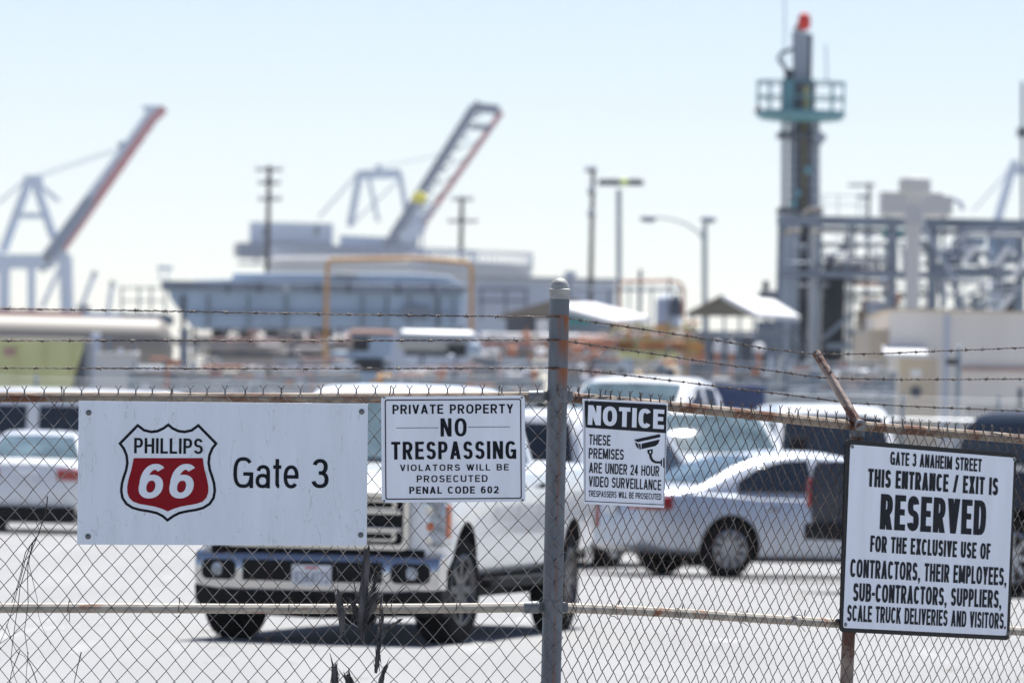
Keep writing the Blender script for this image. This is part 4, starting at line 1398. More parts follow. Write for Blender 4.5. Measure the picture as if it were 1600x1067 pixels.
def bark_piece(pts, wds, d, seed, m=None, shag=1.0, par=None, nm='branch'):
    """shredded dead wood: a jagged, grooved limb with splinters along it and at its broken ends"""
    rnd = random.Random(seed)
    P = [W(x, y, d + rnd.uniform(-.008, .008)) for x, y in pts]
    Q, ws = [], []
    for i in range(len(P) - 1):
        for k in range(5):
            t = k / 5
            Q.append(P[i].lerp(P[i + 1], t)); ws.append(1.05 * lerp(wds[i], wds[i + 1], t))
    Q.append(P[-1]); ws.append(1.05 * wds[-1])
    n = 11
    b = MB()
    vs, fs = [], []
    groove = [rnd.uniform(.62, 1.2) for _ in range(n)]
    for i, p in enumerate(Q):
        t = (Q[min(i + 1, len(Q) - 1)] - Q[max(i - 1, 0)]).normalized()
        x = t.cross(Vector((0, 1, 0))).normalized()
        y = t.cross(x)
        endf = rnd.uniform(-.010, .012) if i in (0, len(Q) - 1) else 0
        for k in range(n):
            a = 2 * math.pi * k / n
            rr = ws[i] * s30 / 2 * groove[k] * rnd.uniform(.84, 1.16)
            e = rnd.uniform(-.014, .018) if i in (0, len(Q) - 1) else 0
            vs.append(p + x * rr * math.cos(a) + y * rr * .8 * math.sin(a) + t * e)
        if i:
            for k in range(n):
                k2 = (k + 1) % n
                fs.append(((i - 1) * n + k, (i - 1) * n + k2, i * n + k2, i * n + k))
    fs += [tuple(range(n)), tuple((len(Q) - 1) * n + k for k in range(n))]
    b.add(vs, fs)
    L = sum((Q[i + 1] - Q[i]).length for i in range(len(Q) - 1))
    for _ in range(int(L / .013 * shag)):
        i = rnd.randrange(len(Q) - 1)
        t = (Q[i + 1] - Q[i]).normalized() * rnd.choice((-1, 1))
        side = Vector((rnd.choice((-1, 1)) * rnd.uniform(.3, 1), rnd.uniform(-1, .2), rnd.uniform(-.2, .2)))
        p = Q[i] + side * ws[i] * s30 * .42
        ln = rnd.uniform(.018, .055)
        wd = rnd.uniform(.0015, .0045)
        tip = p + t * ln + side * ln * rnd.uniform(.05, .5)
        b.tube([p - t * ln * .4, p, tip], [wd * .8, wd, wd * .15], 4)
    return b.build(nm, m or M['bark'], par, angle=25)
sh = thing('dead_shrub', W(575, 1000, 30.0), 'charred shredded dead branches caught in the mesh under the shield-emblem sign', 'shrub')
bark_piece([(573, 858), (572, 885), (569, 920), (567, 950), (565, 975), (567, 1000)], [8, 11, 13, 12, 9, 7], 29.975, 1, par=sh)
bark_piece([(527, 924), (530, 940), (533, 958), (535, 985)], [7, 11, 9, 7], 29.985, 2, par=sh)
bark_piece([(592, 928), (583, 945), (572, 963), (566, 982)], [9, 14, 11, 7], 29.97, 3, par=sh)
bark_piece([(588, 905), (582, 922), (573, 942), (564, 960)], [4, 7, 9, 9], 29.98, 4, par=sh)
bark_piece([(545, 935), (556, 950), (563, 968), (566, 985)], [4, 7, 9, 8], 29.985, 5, par=sh)
bark_piece([(594, 932), (597, 950), (598, 968), (596, 985)], [4, 3.5, 4, 5], 29.985, 6, par=sh, shag=.5)
bark_piece([(626, 968), (614, 976), (602, 985), (594, 996)], [4, 5, 8, 8], 29.98, 7, par=sh)
bark_piece([(592, 978), (593, 1000), (591, 1020), (588, 1047)], [6, 9, 8, 6], 29.98, 8, par=sh)
bark_piece([(541, 965), (548, 972), (556, 977)], [1.6, 1.8, 1.4], 29.965, 9, m=M['bark_pale'], par=sh, shag=.2)
bark_piece([(595, 912), (588, 922), (580, 930)], [1.4, 1.8, 1.4], 29.965, 10, m=M['bark_pale'], par=sh, shag=.2)
bark_piece([(588, 936), (592, 943), (593, 950)], [1.8, 2.0, 1.2], 29.965, 12, m=M['rust'], par=sh, shag=.1)
for q, (pts, wd) in enumerate((([(522, 880), (527, 890), (530, 905)], 1.6), ([(557, 872), (562, 880), (566, 884)], 3), ([(535, 985), (531, 996), (527, 1005)], 2), ([(538, 983), (540, 995), (544, 1003)], 2), ([(548, 938), (553, 955), (548, 970)], 2.5), ([(560, 940), (556, 925), (552, 905)], 2))):
    bark_piece(pts, [wd, wd, wd * .6], 29.98, 40 + q, par=sh, shag=.4, nm='twig')
for q in range(34):
    x, y = random.gauss(568, 20), random.uniform(885, 985)
    a = R(random.uniform(35, 145)); l = random.uniform(14, 38)
    pts = [(x, y), (x + l * .5 * math.cos(a) + random.uniform(-4, 4), y - l * .5 * math.sin(a)), (x + l * math.cos(a) + random.uniform(-6, 6), y - l * math.sin(a))]
    b = MB(); stem(b, pts, 29.985, random.uniform(.0012, .0034), 5, .010); b.build('twig', M['bark' if q % 5 else 'bark_pale'], sh)
for q, (pts, wds, lab) in enumerate((([(522, 1038), (523, 1055), (522, 1080), (522, 1240)], [8, 10, 11, 12], 'blackened broken stump standing left of the other stumps below the dead branches'),
                                ([(543, 1058), (548, 1070), (552, 1240)], [11, 17, 20], 'widest split stump, its top splintered, below the dead branches'),
                                ([(601, 1044), (597, 1058), (593, 1075), (590, 1240)], [2.5, 4, 7, 10], 'slim pointed black stump right of the other stumps below the dead branches'))):
    o = bark_piece(pts, wds, 29.985, 60 + q, nm='stump')
    tag(o, lab, 'stump', 'burnt stumps at the foot of the fence')

#SECTION3
# ------------------------------------------------------------------ industrial yard beyond the lot
def base(px, d):
    return (W(px, HZN, d).x, d, 0)
def bw(px, py, d, dy=0.0):
    p = W(px, py, d)
    return Vector((p.x, p.y + dy, p.z))
def pb(mb, a, b_, d, wpx, dy=0.0, hpx=None):
    """square bar between two pixels at depth d, wpx pixels thick"""
    k = d / FPX
    mb.beam(bw(*a, d, dy), bw(*b_, d, dy), wpx * k, (hpx or wpx) * k)
def pt(mb, pts, d, wpx, n=10, dy=0.0):
    mb.tube([bw(x, y, d, dy) for x, y in pts], wpx * d / FPX / 2, n)
def leg(mb, px, py, d, wpx, dy=0.0):
    p = bw(px, py, d, dy)
    k = wpx * d / FPX / 2
    mb.box(p.x - k, p.x + k, p.y - k, p.y + k, 0, p.z)

rndc = random.Random(77)
def clutter(root, x0, x1, y0, y1, n, dy0, dy1, mats):
    for q in range(n):
        x, y = rndc.uniform(x0, x1), rndc.uniform(y0, y1)
        kind = rndc.random()
        dy = rndc.uniform(dy0, dy1)
        wd = rndc.choice((1.8, 2.5, 3, 4, 5))
        m = rndc.choice(mats)
        b = MB()
        if kind < .4:
            h = rndc.uniform(20, 70); g_ = rndc.uniform(10, 30) * rndc.choice((-1, 1))
            pt(b, [(x, min(y + h, y1 + 15)), (x, y + 4), (x + math.copysign(4, g_), y), (x + g_, y)], D, wd, 8, dy)
        elif kind < .75:
            l = rndc.uniform(25, 80)
            pt(b, [(x, y), (min(x + l, x1 + 10), y + rndc.uniform(-1, 1))], D, wd, 8, dy)
        elif kind < .9:
            p = bw(x, y, D, dy); r_ = rndc.uniform(3, 7) * D / FPX
            b.lathe([(.001, r_), (r_, r_ * .7), (r_, -r_ * .9), (.001, -r_)], tuple(p), rndc.choice('XZ'), 14)
            b.tube([p - Vector((0, 0, r_)), p - Vector((0, 0, r_ * 3.5))], r_ * .3, 8)
        else:
            b.pbox(x, y, x + rndc.uniform(8, 20), y + rndc.uniform(5, 14), D + dy, .8)
        b.build('pipework', M[m], root)

# far chain-link fence at the back of the lot
DF = 140.0
ff = thing('chain_link_fence', base(800, DF), 'long pale chain-link fence with barbed wire at the back of the lot', 'fence')
x0f, x1f = W(-150, HZN, DF).x, W(1750, HZN, DF).x
b = MB()
rnd = random.Random(9)
wcf, hrf = .0455, .098
cols = int((x1f - x0f) / wcf)
for i in range(cols):
    vs = []
    for j in range(39):
        right = (i + j) % 2 == 1
        vs.append((x0f + (i + (1 if right else 0)) * wcf, DF, 2.02 - j * hrf / 2))
    b.tube(vs, .0032, 3, caps=False)
b.build('wire_mesh', M['far_wire'], ff)
for z in (2.02, 1.05, .12):
    b = MB(); b.tube([(x0f, DF + .03, z), (x1f, DF + .03, z)], .024, 6); b.build('rail', M['far_wire'], ff)
for z in (2.16, 2.29, 2.42):
    b = MB(); b.tube([(x0f, DF - .05, z), (x1f, DF - .05, z)], .007, 4); b.build('barbed_wire', M['far_wire'], ff)
for px in (-120, 55, 205, 398, 476, 560, 660, 745, 823, 985, 1130, 1270, 1410, 1560, 1690):
    x = W(px, HZN, DF).x
    b = MB(); b.tube([(x, DF + .05, 0), (x, DF + .05, 2.5)], .038, 8); b.build('post', M['pole_steel'], ff)

# low grey concrete walls and barriers seen through it
def wall(px0, py0, px1, d, m, lab, nm='low_wall', dep=.4, py1=None, cat='wall', cap=None):
    a, c = W(px0, py0, d), W(px1, py0, d)
    t = thing(nm, ((a.x + c.x) / 2, d, 0), lab, cat)
    b = MB()
    ztop = W((px0 + px1) / 2, py0, d).z
    b.box(a.x, c.x, d, d + dep, 0, ztop)
    b.build('panel', m, t, bevel=.02)
    b = MB(); b.box(a.x - .03, c.x + .03, d - .05, d + dep + .05, ztop, ztop + .07)
    b.build('coping', cap or m, t, bevel=.015)
    return t
wall(200, 588, 565, 150, M['grey_wall'], 'long low blue-grey wall under the cooling tower')
wall(600, 597, 850, 152, M['grey_wall'], 'low blue-grey wall beneath the silver tank trailer')
wall(150, 556, 215, 156, M['tank_rim'], 'small pale block wall between the olive rail car and the cooling tower leg')
wall(880, 598, 1230, 148, M['grey_wall'], 'low grey wall beneath the yellow pipe frames')
wall(1225, 584, 1400, 150, M['grey_wall'], 'low grey wall in front of the pipe rack')

for x0, x1, lab in ((205, 560, 'low tangle of pale and rusty pipes before the long blue-grey wall'), (600, 862, 'low tangle of pipes and valves beyond the white pickup roof'), (885, 1225, 'low tangle of pipes above the white work truck and the blue container'), (1230, 1395, 'low tangle of pipes at the foot of the pipe rack')):
    D = 147.0
    t_ = thing('yard_pipes', base((x0 + x1) / 2, D), lab, 'pipes', 'low pipe tangles along the back of the lot')
    for y, m in ((566, 'steel_grey'), (574, 'tank_grey'), (583, 'beige_tank'), (592, 'grey_wall'), (604, 'steel_grey'), (616, 'tank_grey')):
        b = MB(); pt(b, [(x0, y + rndc.uniform(-3, 3)), (x1, y + rndc.uniform(-2, 4))], D, rndc.choice((2, 3, 4.5)), 8, rndc.uniform(-1, 2)); b.build('pipe', M[m], t_)
    for x in range(int(x0) + 8, int(x1), 46):
        b = MB(); leg(b, x + rndc.uniform(-10, 10), 562, D, 2.6, 1.0); b.build('support', M['steel_grey'], t_)
    clutter(t_, x0, x1 - 20, 560, 618, int((x1 - x0) / 7), -2, 2.5, ['steel_grey', 'tank_grey', 'beige_tank', 'brick_pink', 'steel_dark', 'white_roof', 'coral', 'grey_wall'])

# olive hopper rail car at the left
D = 168
hc = thing('hopper_rail_car', base(20, D), 'olive-green hopper rail car with a slanted end at the far left', 'rail car')
b = MB()
q = [(-160, 531), (131, 531), (130, 545), (118, 580), (108, 612), (100, 625), (-160, 625)]
cc = [W(x, y, D) for x, y in q]
b.prism([(p.x, p.z) for p in reversed(cc)], D, D + 3.0); b.build('body', M['olive'], hc, bevel=.04)
b = MB()
for x in range(-150, 115, 44):
    pb(b, (x, 534), (x, 620), D - .04, 2.2)
b.build('side_ribs', M['olive'], hc)
b = MB(); b.pbox(6, 543, 27, 556, D - .03, .03); b.build('stencil_panel', M['brick_pink'], hc)
b = MB(); b.pbox(-160, 526, 134, 531, D, 3.0); b.build('roof', M['beige_tank'], hc, bevel=.04)
b = MB(); b.prism([(p.x, p.z) for p in [W(x, y, D + .1) for x, y in ((108, 640), (134, 640), (134, 531), (131, 545), (119, 585))]], D + .1, D + 2.8); b.build('end_frame', M['steel_dark'], hc)
b = MB(); b.box(W(-160, 0, D).x, W(110, 0, D).x, D + .4, D + 2.6, .9, W(0, 622, D).z); b.build('underframe', M['steel_dark'], hc)
for px in (-110, 10, 80):
    b = MB(); x = W(px, HZN, D).x
    for yy in (.5, 2.2):
        b.lathe([(.001, yy - .06), (.45, yy - .06), (.45, yy + .06), (.001, yy + .06)], (x, D, .46), 'Y', 18)
    b.build('wheel_set', M['soot'], hc)

# long beige horizontal tank behind it, its end dome by the cooling tower leg
D = 196
bt = thing('horizontal_tank', base(100, D), 'long beige horizontal tank with domed end behind the olive rail car', 'tank')
k = D / FPX
a = W(-200, 538, D); e = W(240, 540, D)
r_ = 47 * k
b = MB()
prof = [(r_, 0), (r_, e.x - a.x)] + [(r_ * math.cos(R(t)), e.x - a.x + r_ * .62 * math.sin(R(t))) for t in range(10, 91, 10)]
b.lathe([(.001, -r_ * .5)] + prof, (a.x, D + r_, (a.z + e.z) / 2), 'X', 32)
b.build('shell', M['beige_tank'], bt)
for px in (-120, 60, 145, 215):
    x = W(px, HZN, D).x
    b = MB(); b.box(x - .18, x + .18, D + .3, D + 2 * r_ - .3, 0, a.z - r_ * .6); b.build('saddle', M['steel_pale'], bt)
D = 188
wp = thing('pipe_manifold', base(175, D), 'white vertical pipes and valves standing before the beige tank', 'pipes')
for x0, y0, wd in ((150, 520, 15), (171, 528, 6), (188, 545, 9), (208, 540, 5)):
    b = MB(); leg(b, x0, y0, D, wd); b.build('riser', M['tank_grey' if wd > 8 else 'steel_grey'], wp, bevel=.05)
b = MB(); pt(b, [(140, 553), (180, 556), (218, 553)], D, 7); b.build('cross_pipe', M['white_roof'], wp)
D = 160
wt_ = thing('parked_trailer', base(240, D), 'low white flat trailer in front of the beige tank', 'trailer')
b = MB(); b.pbox(212, 571, 252, 581, D, 2.2); b.build('deck', M['white_roof'], wt_, bevel=.03)
b = MB(); b.pbox(214, 581, 250, 588, D + .2, 1.8); b.build('frame', M['steel_pale'], wt_)
for px in (220, 243):
    b = MB(); x = W(px, HZN, D).x
    b.tube([(x, D + .1, .4), (x, D + 2.1, .4)], .4, 16); b.build('wheel', M['soot'], wt_)

# blue-grey cooling tower on legs, gantry in front of it, storage tanks behind
D = 330
k = D / FPX
ct = thing('cooling_tower', base(490, D), 'wide blue-grey cooling tower with slanted end on legs, left of the tall post', 'cooling tower')
b = MB()
q = [(256, 438), (730, 447), (724, 462), (716, 512), (300, 512), (268, 470)]
b.prism([(p.x, p.z) for p in [W(x, y, D) for x, y in reversed(q)]], D, D + 9); b.build('casing', M['blue_grey'], ct, bevel=.06)
b = MB(); b.prism([(p.x, p.z) for p in [W(x, y, D - .35) for x, y in ((252, 452), (722, 460), (734, 446), (252, 438))]], D - .35, D + 9.4); b.build('eave_band', M['steel_grey'], ct, bevel=.05)
b = MB(); b.prism([(p.x, p.z) for p in [W(x, y, D + 1) for x, y in ((300, 445), (726, 447), (700, 431), (640, 427), (365, 426), (362, 436), (302, 437))]], D + 1, D + 8); b.build('upper_tier', M['blue_grey_light'], ct, bevel=.08)
for x, w_, m in ((286, 7, 'steel_dark'), (325, 4, 'steel_grey'), (388, 2, 'steel_grey'), (447, 3, 'steel_grey'), (508, 2, 'steel_grey'), (566, 4, 'steel_grey'), (604, 2, 'steel_dark'), (640, 3, 'steel_grey'), (684, 4, 'steel_dark'), (708, 3, 'steel_grey')):
    b = MB(); pb(b, (x, 462), (x, 511), D - .1, w_, hpx=3); b.build('rib', M[m], ct)
for x in (356, 405, 496, 545, 622, 676):
    b = MB(); pb(b, (x, 441), (x, 459), D - .42, 4, hpx=3); b.build('eave_bracket', M['steel_dark'], ct)
b = MB(); b.pbox(630, 478, 668, 500, D - .2, .3); b.build('louvre', M['steel_grey'], ct)
b = MB(); pb(b, (300, 488), (720, 490), D - .15, 2.5); b.build('wall_pipe', M['steel_grey'], ct)
b = MB(); b.pbox(520, 425, 560, 431, D + .5, 3); b.build('fan_cowl', M['tank_rim'], ct, bevel=.05)
b = MB(); p = W(447, 449, D - .6); b.lathe([(.001, -.14), (7 * k, -.1), (7 * k, .1), (.001, .12)], (p.x, p.y, p.z), 'Y', 18); b.build('flood_lamp', M['lamp_clear'], ct)
b = MB(); pb(b, (372, 508), (724, 514), D + 3, 7); b.build('floor_beam', M['steel_dark'], ct)
for x in (288, 300, 372, 415, 470, 530, 600, 660, 712):
    b = MB(); leg(b, x, 512, D, 15 if x == 288 else 6, .4 if x in (288,) else 2.0 + (x % 5)); b.build('leg', M['steel_grey' if x == 288 else 'steel_dark'], ct)
for a_, c_ in (((225, 496), (290, 545)), ((360, 512), (318, 570)), ((415, 545), (468, 512)), ((530, 550), (560, 512))):
    b = MB(); pb(b, a_, c_, D + 1, 7); b.build('brace', M['steel_dark'], ct)
b = MB(); b.pbox(190, 490, 262, 505, D + .5, 6); b.build('side_platform', M['steel_grey'], ct, bevel=.05)
b = MB()
for x in (190, 217, 236, 258):
    pb(b, (x, 492), (x, 447), D + .6, 3)
for y in (450, 470):
    pb(b, (188, y), (258, y), D + .6, 2.2)
b.build('railing', M['steel_grey'], ct)
for x0, x1, y0, y1 in ((330, 352, 512, 532), (372, 395, 514, 548), (420, 468, 514, 536), (480, 520, 514, 545), (572, 600, 514, 532)):
    b = MB(); b.pbox(x0, y0, x1, y1, D + 4, 2.4); b.build('pump_casing', M['soot'], ct, bevel=.2)
b = MB()
for x0, y0 in ((250, 416), (262, 420)):
    pb(b, (x0, 440), (x0, y0), D + 2, 2.5)
pb(b, (246, 418), (270, 419), D + 2, 5)
b.build('top_instruments', M['tank_grey'], ct)

D = 352
du = thing('lagged_duct', base(430, D), 'big beige lagged duct seen between the legs of the cooling tower', 'duct')
k = D / FPX
p = W(430, 536, D)
b = MB(); b.lathe([(.001, W(300, 0, D).x - p.x - .3), (17 * k, W(300, 0, D).x - p.x), (19 * k, W(306, 0, D).x - p.x), (19 * k, W(566, 0, D).x - p.x), (.001, W(572, 0, D).x - p.x)], (p.x, D + 12, p.z), 'X', 26); b.build('shell', M['beige_tank'], du)
for x in (318, 372, 426, 480, 534):
    b = MB(); q_ = bw(x, 536, D, 12); b.lathe([(19.2 * k, -.12), (20.5 * k, -.12), (20.5 * k, .12), (19.2 * k, .12)], tuple(q_), 'X', 26); b.build('band', M['brick_pink'], du)
    b = MB(); leg(b, x, 552, D, 8, 12); b.build('stand', M['steel_grey'], du)
D = 300
pi = thing('pipe_rack', base(420, D), 'pinkish pipes with pale lagging under the cooling tower', 'pipes')
for y, m, w_ in ((531, 'brick_pink', 5), (541, 'beige_tank', 10), (551, 'steel_dark', 5), (560, 'beige_tank', 12), (569, 'brick_pink', 4)):
    b = MB(); pt(b, [(330, y), (550, y + 3)], D, w_); b.build('pipe', M[m], pi)
for x in (345, 410, 480, 540):
    b = MB(); leg(b, x, 528, D, 4, .6); b.build('support', M['steel_grey'], pi)

clutter(pi, 305, 545, 514, 572, 46, -2, 4, ['brick_pink', 'beige_tank', 'steel_dark', 'steel_grey', 'white_roof', 'soot'])
D = 260
ga = thing('pipe_gantry', base(620, D), 'tall orange portal pipe arching in front of the cooling tower', 'pipe gantry')
b = MB(); pt(b, [(508, 580), (511, 440), (512, 412), (517, 406), (600, 404), (640, 403.5), (700, 407), (731, 411), (737, 418), (737, 500), (736, 580)], D, 7, 12); b.build('pipe', M['orange_pipe'], ga)
for x in (508, 736):
    b = MB(); leg(b, x, 578, D, 9); b.build('stand', M['orange_pipe'], ga)

def storage_tank(px0, px1, pytop, pyrim, D, lab, m, pybase=640):
    k = D / FPX
    t = thing('storage_tank', base((px0 + px1) / 2, D), lab, 'storage tank')
    r_ = (px1 - px0) * k / 2
    c = W((px0 + px1) / 2, pytop, D)
    zb_ = W((px0 + px1) / 2, pyrim, D).z
    b = MB(); b.lathe([(r_, 0), (r_, zb_)], (c.x, D + r_, 0), 'Z', 64); b.build('shell', m, t)
    b = MB(); b.lathe([(r_ * 1.008, zb_), (r_ * 1.012, c.z), (r_ * .98, c.z + .25), (.01, c.z + r_ * .05)], (c.x, D + r_, 0), 'Z', 64); b.build('roof_rim', M['tank_rim'], t)
    b = MB()
    for i in range(64):
        a = 2 * math.pi * i / 64
        p = Vector((c.x + r_ * math.cos(a), D + r_ + r_ * math.sin(a), c.z))
        b.beam(p, p + Vector((0, 0, .9)), .06)
    b.lathe([(r_ - .03, c.z + .85), (r_ + .03, c.z + .85), (r_ + .03, c.z + .92), (r_ - .03, c.z + .92)], (c.x, D + r_, 0), 'Z', 64)
    b.build('handrail', M['tank_grey'], t)
    return t
storage_tank(418, 745, 407, 428, 470, 'broad pale storage tank behind the cooling tower, its rim seen above it', M['tank_grey'])
storage_tank(640, 832, 416, 440, 430, 'pale storage tank with a light rim just left of the tall post', M['tank_grey'])
D = 400
sh_ = thing('warehouse', base(800, D), 'pale lilac-grey warehouse wall right of the orange pipe portal', 'warehouse')
b = MB(); b.pbox(742, 437, 960, 560, D, 14); b.build('wall', M['tank_grey'], sh_)
b = MB(); b.pbox(738, 433, 964, 437.5, D - .4, 15); b.build('roof', M['steel_pale'], sh_)
b = MB()
for x in (752, 790, 822):
    pb(b, (x, 452), (x, 500), D - 1, 3)
pb(b, (745, 452), (826, 452), D - 1, 3); pb(b, (745, 470), (826, 470), D - 1, 3)
b.build('access_stair', M['steel_dark'], sh_)
D = 280
hs = thing('shed', base(840, D), 'low shed with a brown sloping roof just left of the tall post', 'shed')
b = MB(); b.prism([(p.x, p.z) for p in [W(x, y, D) for x, y in ((778, 494), (905, 494), (905, 466), (858, 470), (800, 486))]], D, D + 6); b.build('roof', M['brown_hill'], hs)
b = MB(); b.pbox(790, 494, 900, 560, D + .4, 5); b.build('wall', M['steel_dark'], hs)
b = MB(); b.pbox(838, 498, 858, 520, D + .1, .5); b.build('window', M['white_roof'], hs)

# rail locomotive and silver tanker below the gantry
D = 190
lo = thing('locomotive', base(575, D), 'dark-windowed rail engine cab with a pink roof under the orange pipe portal', 'locomotive')
b = MB(); b.pbox(552, 522, 610, 600, D, 3.0); b.build('cab', M['blue_grey'], lo, bevel=.08)
b = MB(); b.pbox(546, 515, 616, 522, D - .15, 3.3); b.build('roof', M['brick_pink'], lo, bevel=.06)
for x0, x1, y0, y1 in ((551, 576, 528, 548), (552, 598, 560, 580)):
    b = MB(); b.pbox(x0, y0, x1, y1, D - .04, .1); b.build('window', M['soot'], lo)
b = MB(); b.pbox(520, 548, 555, 600, D + .2, 2.6); b.build('engine_hood', M['blue_grey_light'], lo, bevel=.08)
b = MB(); b.box(W(520, 0, D).x, W(612, 0, D).x, D + .3, D + 2.7, .3, 1.3); b.build('underframe', M['soot'], lo)
D = 182
ta = thing('tank_trailer', base(690, D), 'shiny silver tank trailer with a dark hatch under the orange pipe portal', 'tank trailer')
k = D / FPX
a, e = W(628, 531, D), W(735, 531, D)
r_ = 17 * k
b = MB(); b.lathe([(.001, -r_ * .45), (r_ * .6, -r_ * .38), (r_, 0), (r_, e.x - a.x), (r_ * .8, e.x - a.x + r_ * .5), (r_ * .4, e.x - a.x + r_ * .78), (.001, e.x - a.x + r_ * .85)], (a.x, D + r_, a.z), 'X', 28); b.build('barrel', M['steel_pale'], ta)
b = MB(); b.pbox(700, 536, 726, 556, D - .1, 1.2); b.build('hatch_cabinet', M['soot'], ta, bevel=.05)
b = MB(); b.pbox(727, 533, 752, 562, D - .1, 2.0); b.build('nose_panel', M['blue_grey_light'], ta, bevel=.15)
b = MB(); b.pbox(632, 548, 740, 556, D + .2, 1.6); b.build('chassis', M['steel_dark'], ta)
for px in (640, 656, 672, 742):
    x = W(px, HZN, D).x
    b = MB(); b.tube([(x, D + .1, .5), (x, D + 2.2, .5)], .5, 18); b.build('wheel', M['soot'], ta)
D = 176
ow = thing('forklift', base(590, D), 'small orange machine on the ground beyond the white pickup', 'forklift')
b = MB(); b.pbox(588, 583, 614, 596, D, 1.3); b.build('body', M['orange_pipe'], ow, bevel=.1)
b = MB(); pb(b, (611, 597), (611, 570), D + .3, 2.4); pb(b, (592, 585), (592, 572), D + .3, 1.6); pb(b, (591, 572), (607, 572), D + .3, 1.6); b.build('mast', M['soot'], ow)
for px in (593, 609):
    x = W(px, HZN, D).x
    b = MB(); b.tube([(x, D + .1, .33), (x, D + 1.2, .33)], .33, 14); b.build('wheel', M['soot'], ow)
b = MB(); b.box(W(590, 0, D).x, W(612, 0, D).x, D + .15, D + 1.15, .3, W(600, 595, D).z); b.build('counterweight', M['orange_pipe'], ow)
D = 210
pr_ = thing('pipe_rack', base(800, D), 'coral-red and white pipe runs behind the tall post', 'pipes')
for y, m, w_, x0, x1 in ((524, 'white_roof', 9, 752, 905), (537, 'coral', 7, 750, 960), (549, 'beige_tank', 7, 770, 965), (560, 'coral', 6, 880, 970), (532, 'coral', 9, 885, 962), (576, 'brick_pink', 6, 640, 760), (569, 'steel_grey', 7, 740, 960)):
    b = MB(); pt(b, [(x0, y), (x1, y + 2)], D, w_); b.build('pipe', M[m], pr_)
for x in (764, 783, 829, 880, 925, 962):
    b = MB(); leg(b, x, 522, D, 5, .5); b.build('support', M['coral' if x % 2 else 'steel_grey'], pr_)
for x, y in ((800, 548), (845, 552), (902, 545), (930, 556), (822, 527), (690, 583), (655, 584)):
    b = MB(); p = W(x, y, D - 1); b.lathe([(.001, -.15), (.14, -.12), (.14, .12), (.001, .15)], (p.x, p.y, p.z), 'X', 12); b.box(p.x - .03, p.x + .03, p.y - .03, p.y + .03, p.z, p.z + .3); b.build('valve', M['white_roof' if x % 2 else 'coral'], pr_)
clutter(pr_, 742, 958, 520, 584, 60, -2, 4, ['coral', 'brick_pink', 'white_roof', 'steel_grey', 'steel_dark', 'beige_tank', 'tank_grey'])
D = 165
for x0, x1, lab in ((738, 778, 'dark blue crate stack beyond the white pickup, left one'),):
    bx = thing('equipment_box', base(758, D), 'dark blue-grey equipment cabinet on the ground beyond the white pickup', 'cabinet')
    b = MB(); b.pbox(x0, 560, x1, 592, D, 1.2); b.build('casing', M['steel_dark'], bx, bevel=.04)
    b = MB(); b.pbox(x0 - 2, 556, x1 + 2, 560, D - .05, 1.3); b.build('lid', M['steel_pale'], bx, bevel=.02)
    p = W((x0 + x1) / 2, 592, D); b = MB(); b.box(p.x - .28, p.x + .28, D + .05, D + 1.15, 0, p.z); b.build('plinth', M['grey_wall'], bx)

# ------------------------------------------------------------------ open sheds, yellow frames and tan plant right of the post
D = 250
c1 = thing('canopy_shed', base(950, D), 'open shed with a white sloping roof just right of the tall post', 'shed')
k = D / FPX
def roof_slab(q, D, dep, th=.25):
    b = MB(); n = len(q)
    P = [W(x, y, D) for x, y in q]
    b.prism([(p.x, p.z) for p in reversed(P)], D, D + dep)
    return b
b = MB()
q = [bw(868, 466, D + 7), bw(955, 470, D + 7), bw(1016, 494, D), bw(1010, 500, D), bw(955, 502, D), bw(868, 482, D)]
b.add([bw(866, 468, D, 6), bw(930, 468, D, 6), bw(1016, 495, D, 0), bw(958, 503, D, -4), bw(866, 478, D, -4)] + [p - Vector((0, 0, .18)) for p in [bw(866, 468, D, 6), bw(930, 468, D, 6), bw(1016, 495, D, 0), bw(958, 503, D, -4), bw(866, 478, D, -4)]],
      [(0, 1, 2, 3, 4), (9, 8, 7, 6, 5)] + [(i, 5 + i, 5 + (i + 1) % 5, (i + 1) % 5) for i in range(5)])
b.build('roof', M['white_roof'], c1)
b = MB(); b.prism([(p.x, p.z) for p in [W(x, y, D - 3.8) for x, y in ((866, 481), (866, 530), (956, 530), (956, 504))]], D - 3.8, D - 3.6); b.build('gable_wall', M['steel_grey'], c1)
for x, dy in ((880, -3), (952, -3), (1008, .5), (900, 5)):
    b = MB(); leg(b, x, 500, D, 4, dy); b.build('post', M['steel_grey'], c1)
b = MB(); b.pbox(884, 496, 920, 508, D - 3.95, .1); b.build('sign_panel', M['teal'], c1)

c2 = thing('canopy_shed', base(1160, D), 'open shed with tan gable end and white roof left of the pipe rack', 'shed')
gA, gB, gC = bw(1072, 496, D, -3), bw(1124, 471, D, -3), bw(1180, 497, D, -3)
b = MB(); b.add([gA, gB, gC, gA + Vector((0, .2, 0)), gB + Vector((0, .2, 0)), gC + Vector((0, .2, 0))], [(0, 1, 2), (5, 4, 3), (0, 3, 4, 1), (1, 4, 5, 2), (2, 5, 3, 0)]); b.build('gable', M['tan_roof'], c2)
b = MB()
R0, R1, R2, R3 = bw(1124, 470, D, -3.2), bw(1212, 473, D, 2.5), bw(1254, 500, D, 2.0), bw(1178, 499, D, -3.2)
up = Vector((0, 0, .16))
b.add([R0, R1, R2, R3] + [p + up for p in (R0, R1, R2, R3)], [(3, 2, 1, 0), (4, 5, 6, 7), (0, 1, 5, 4), (1, 2, 6, 5), (2, 3, 7, 6), (3, 0, 4, 7)])
b.build('roof', M['white_roof'], c2)
b = MB(); L0, L1 = bw(1124, 470, D, -3.2), bw(1212, 473, D, 2.5); L2, L3 = bw(1150, 492, D, 2.5), bw(1070, 497, D, -3.2)
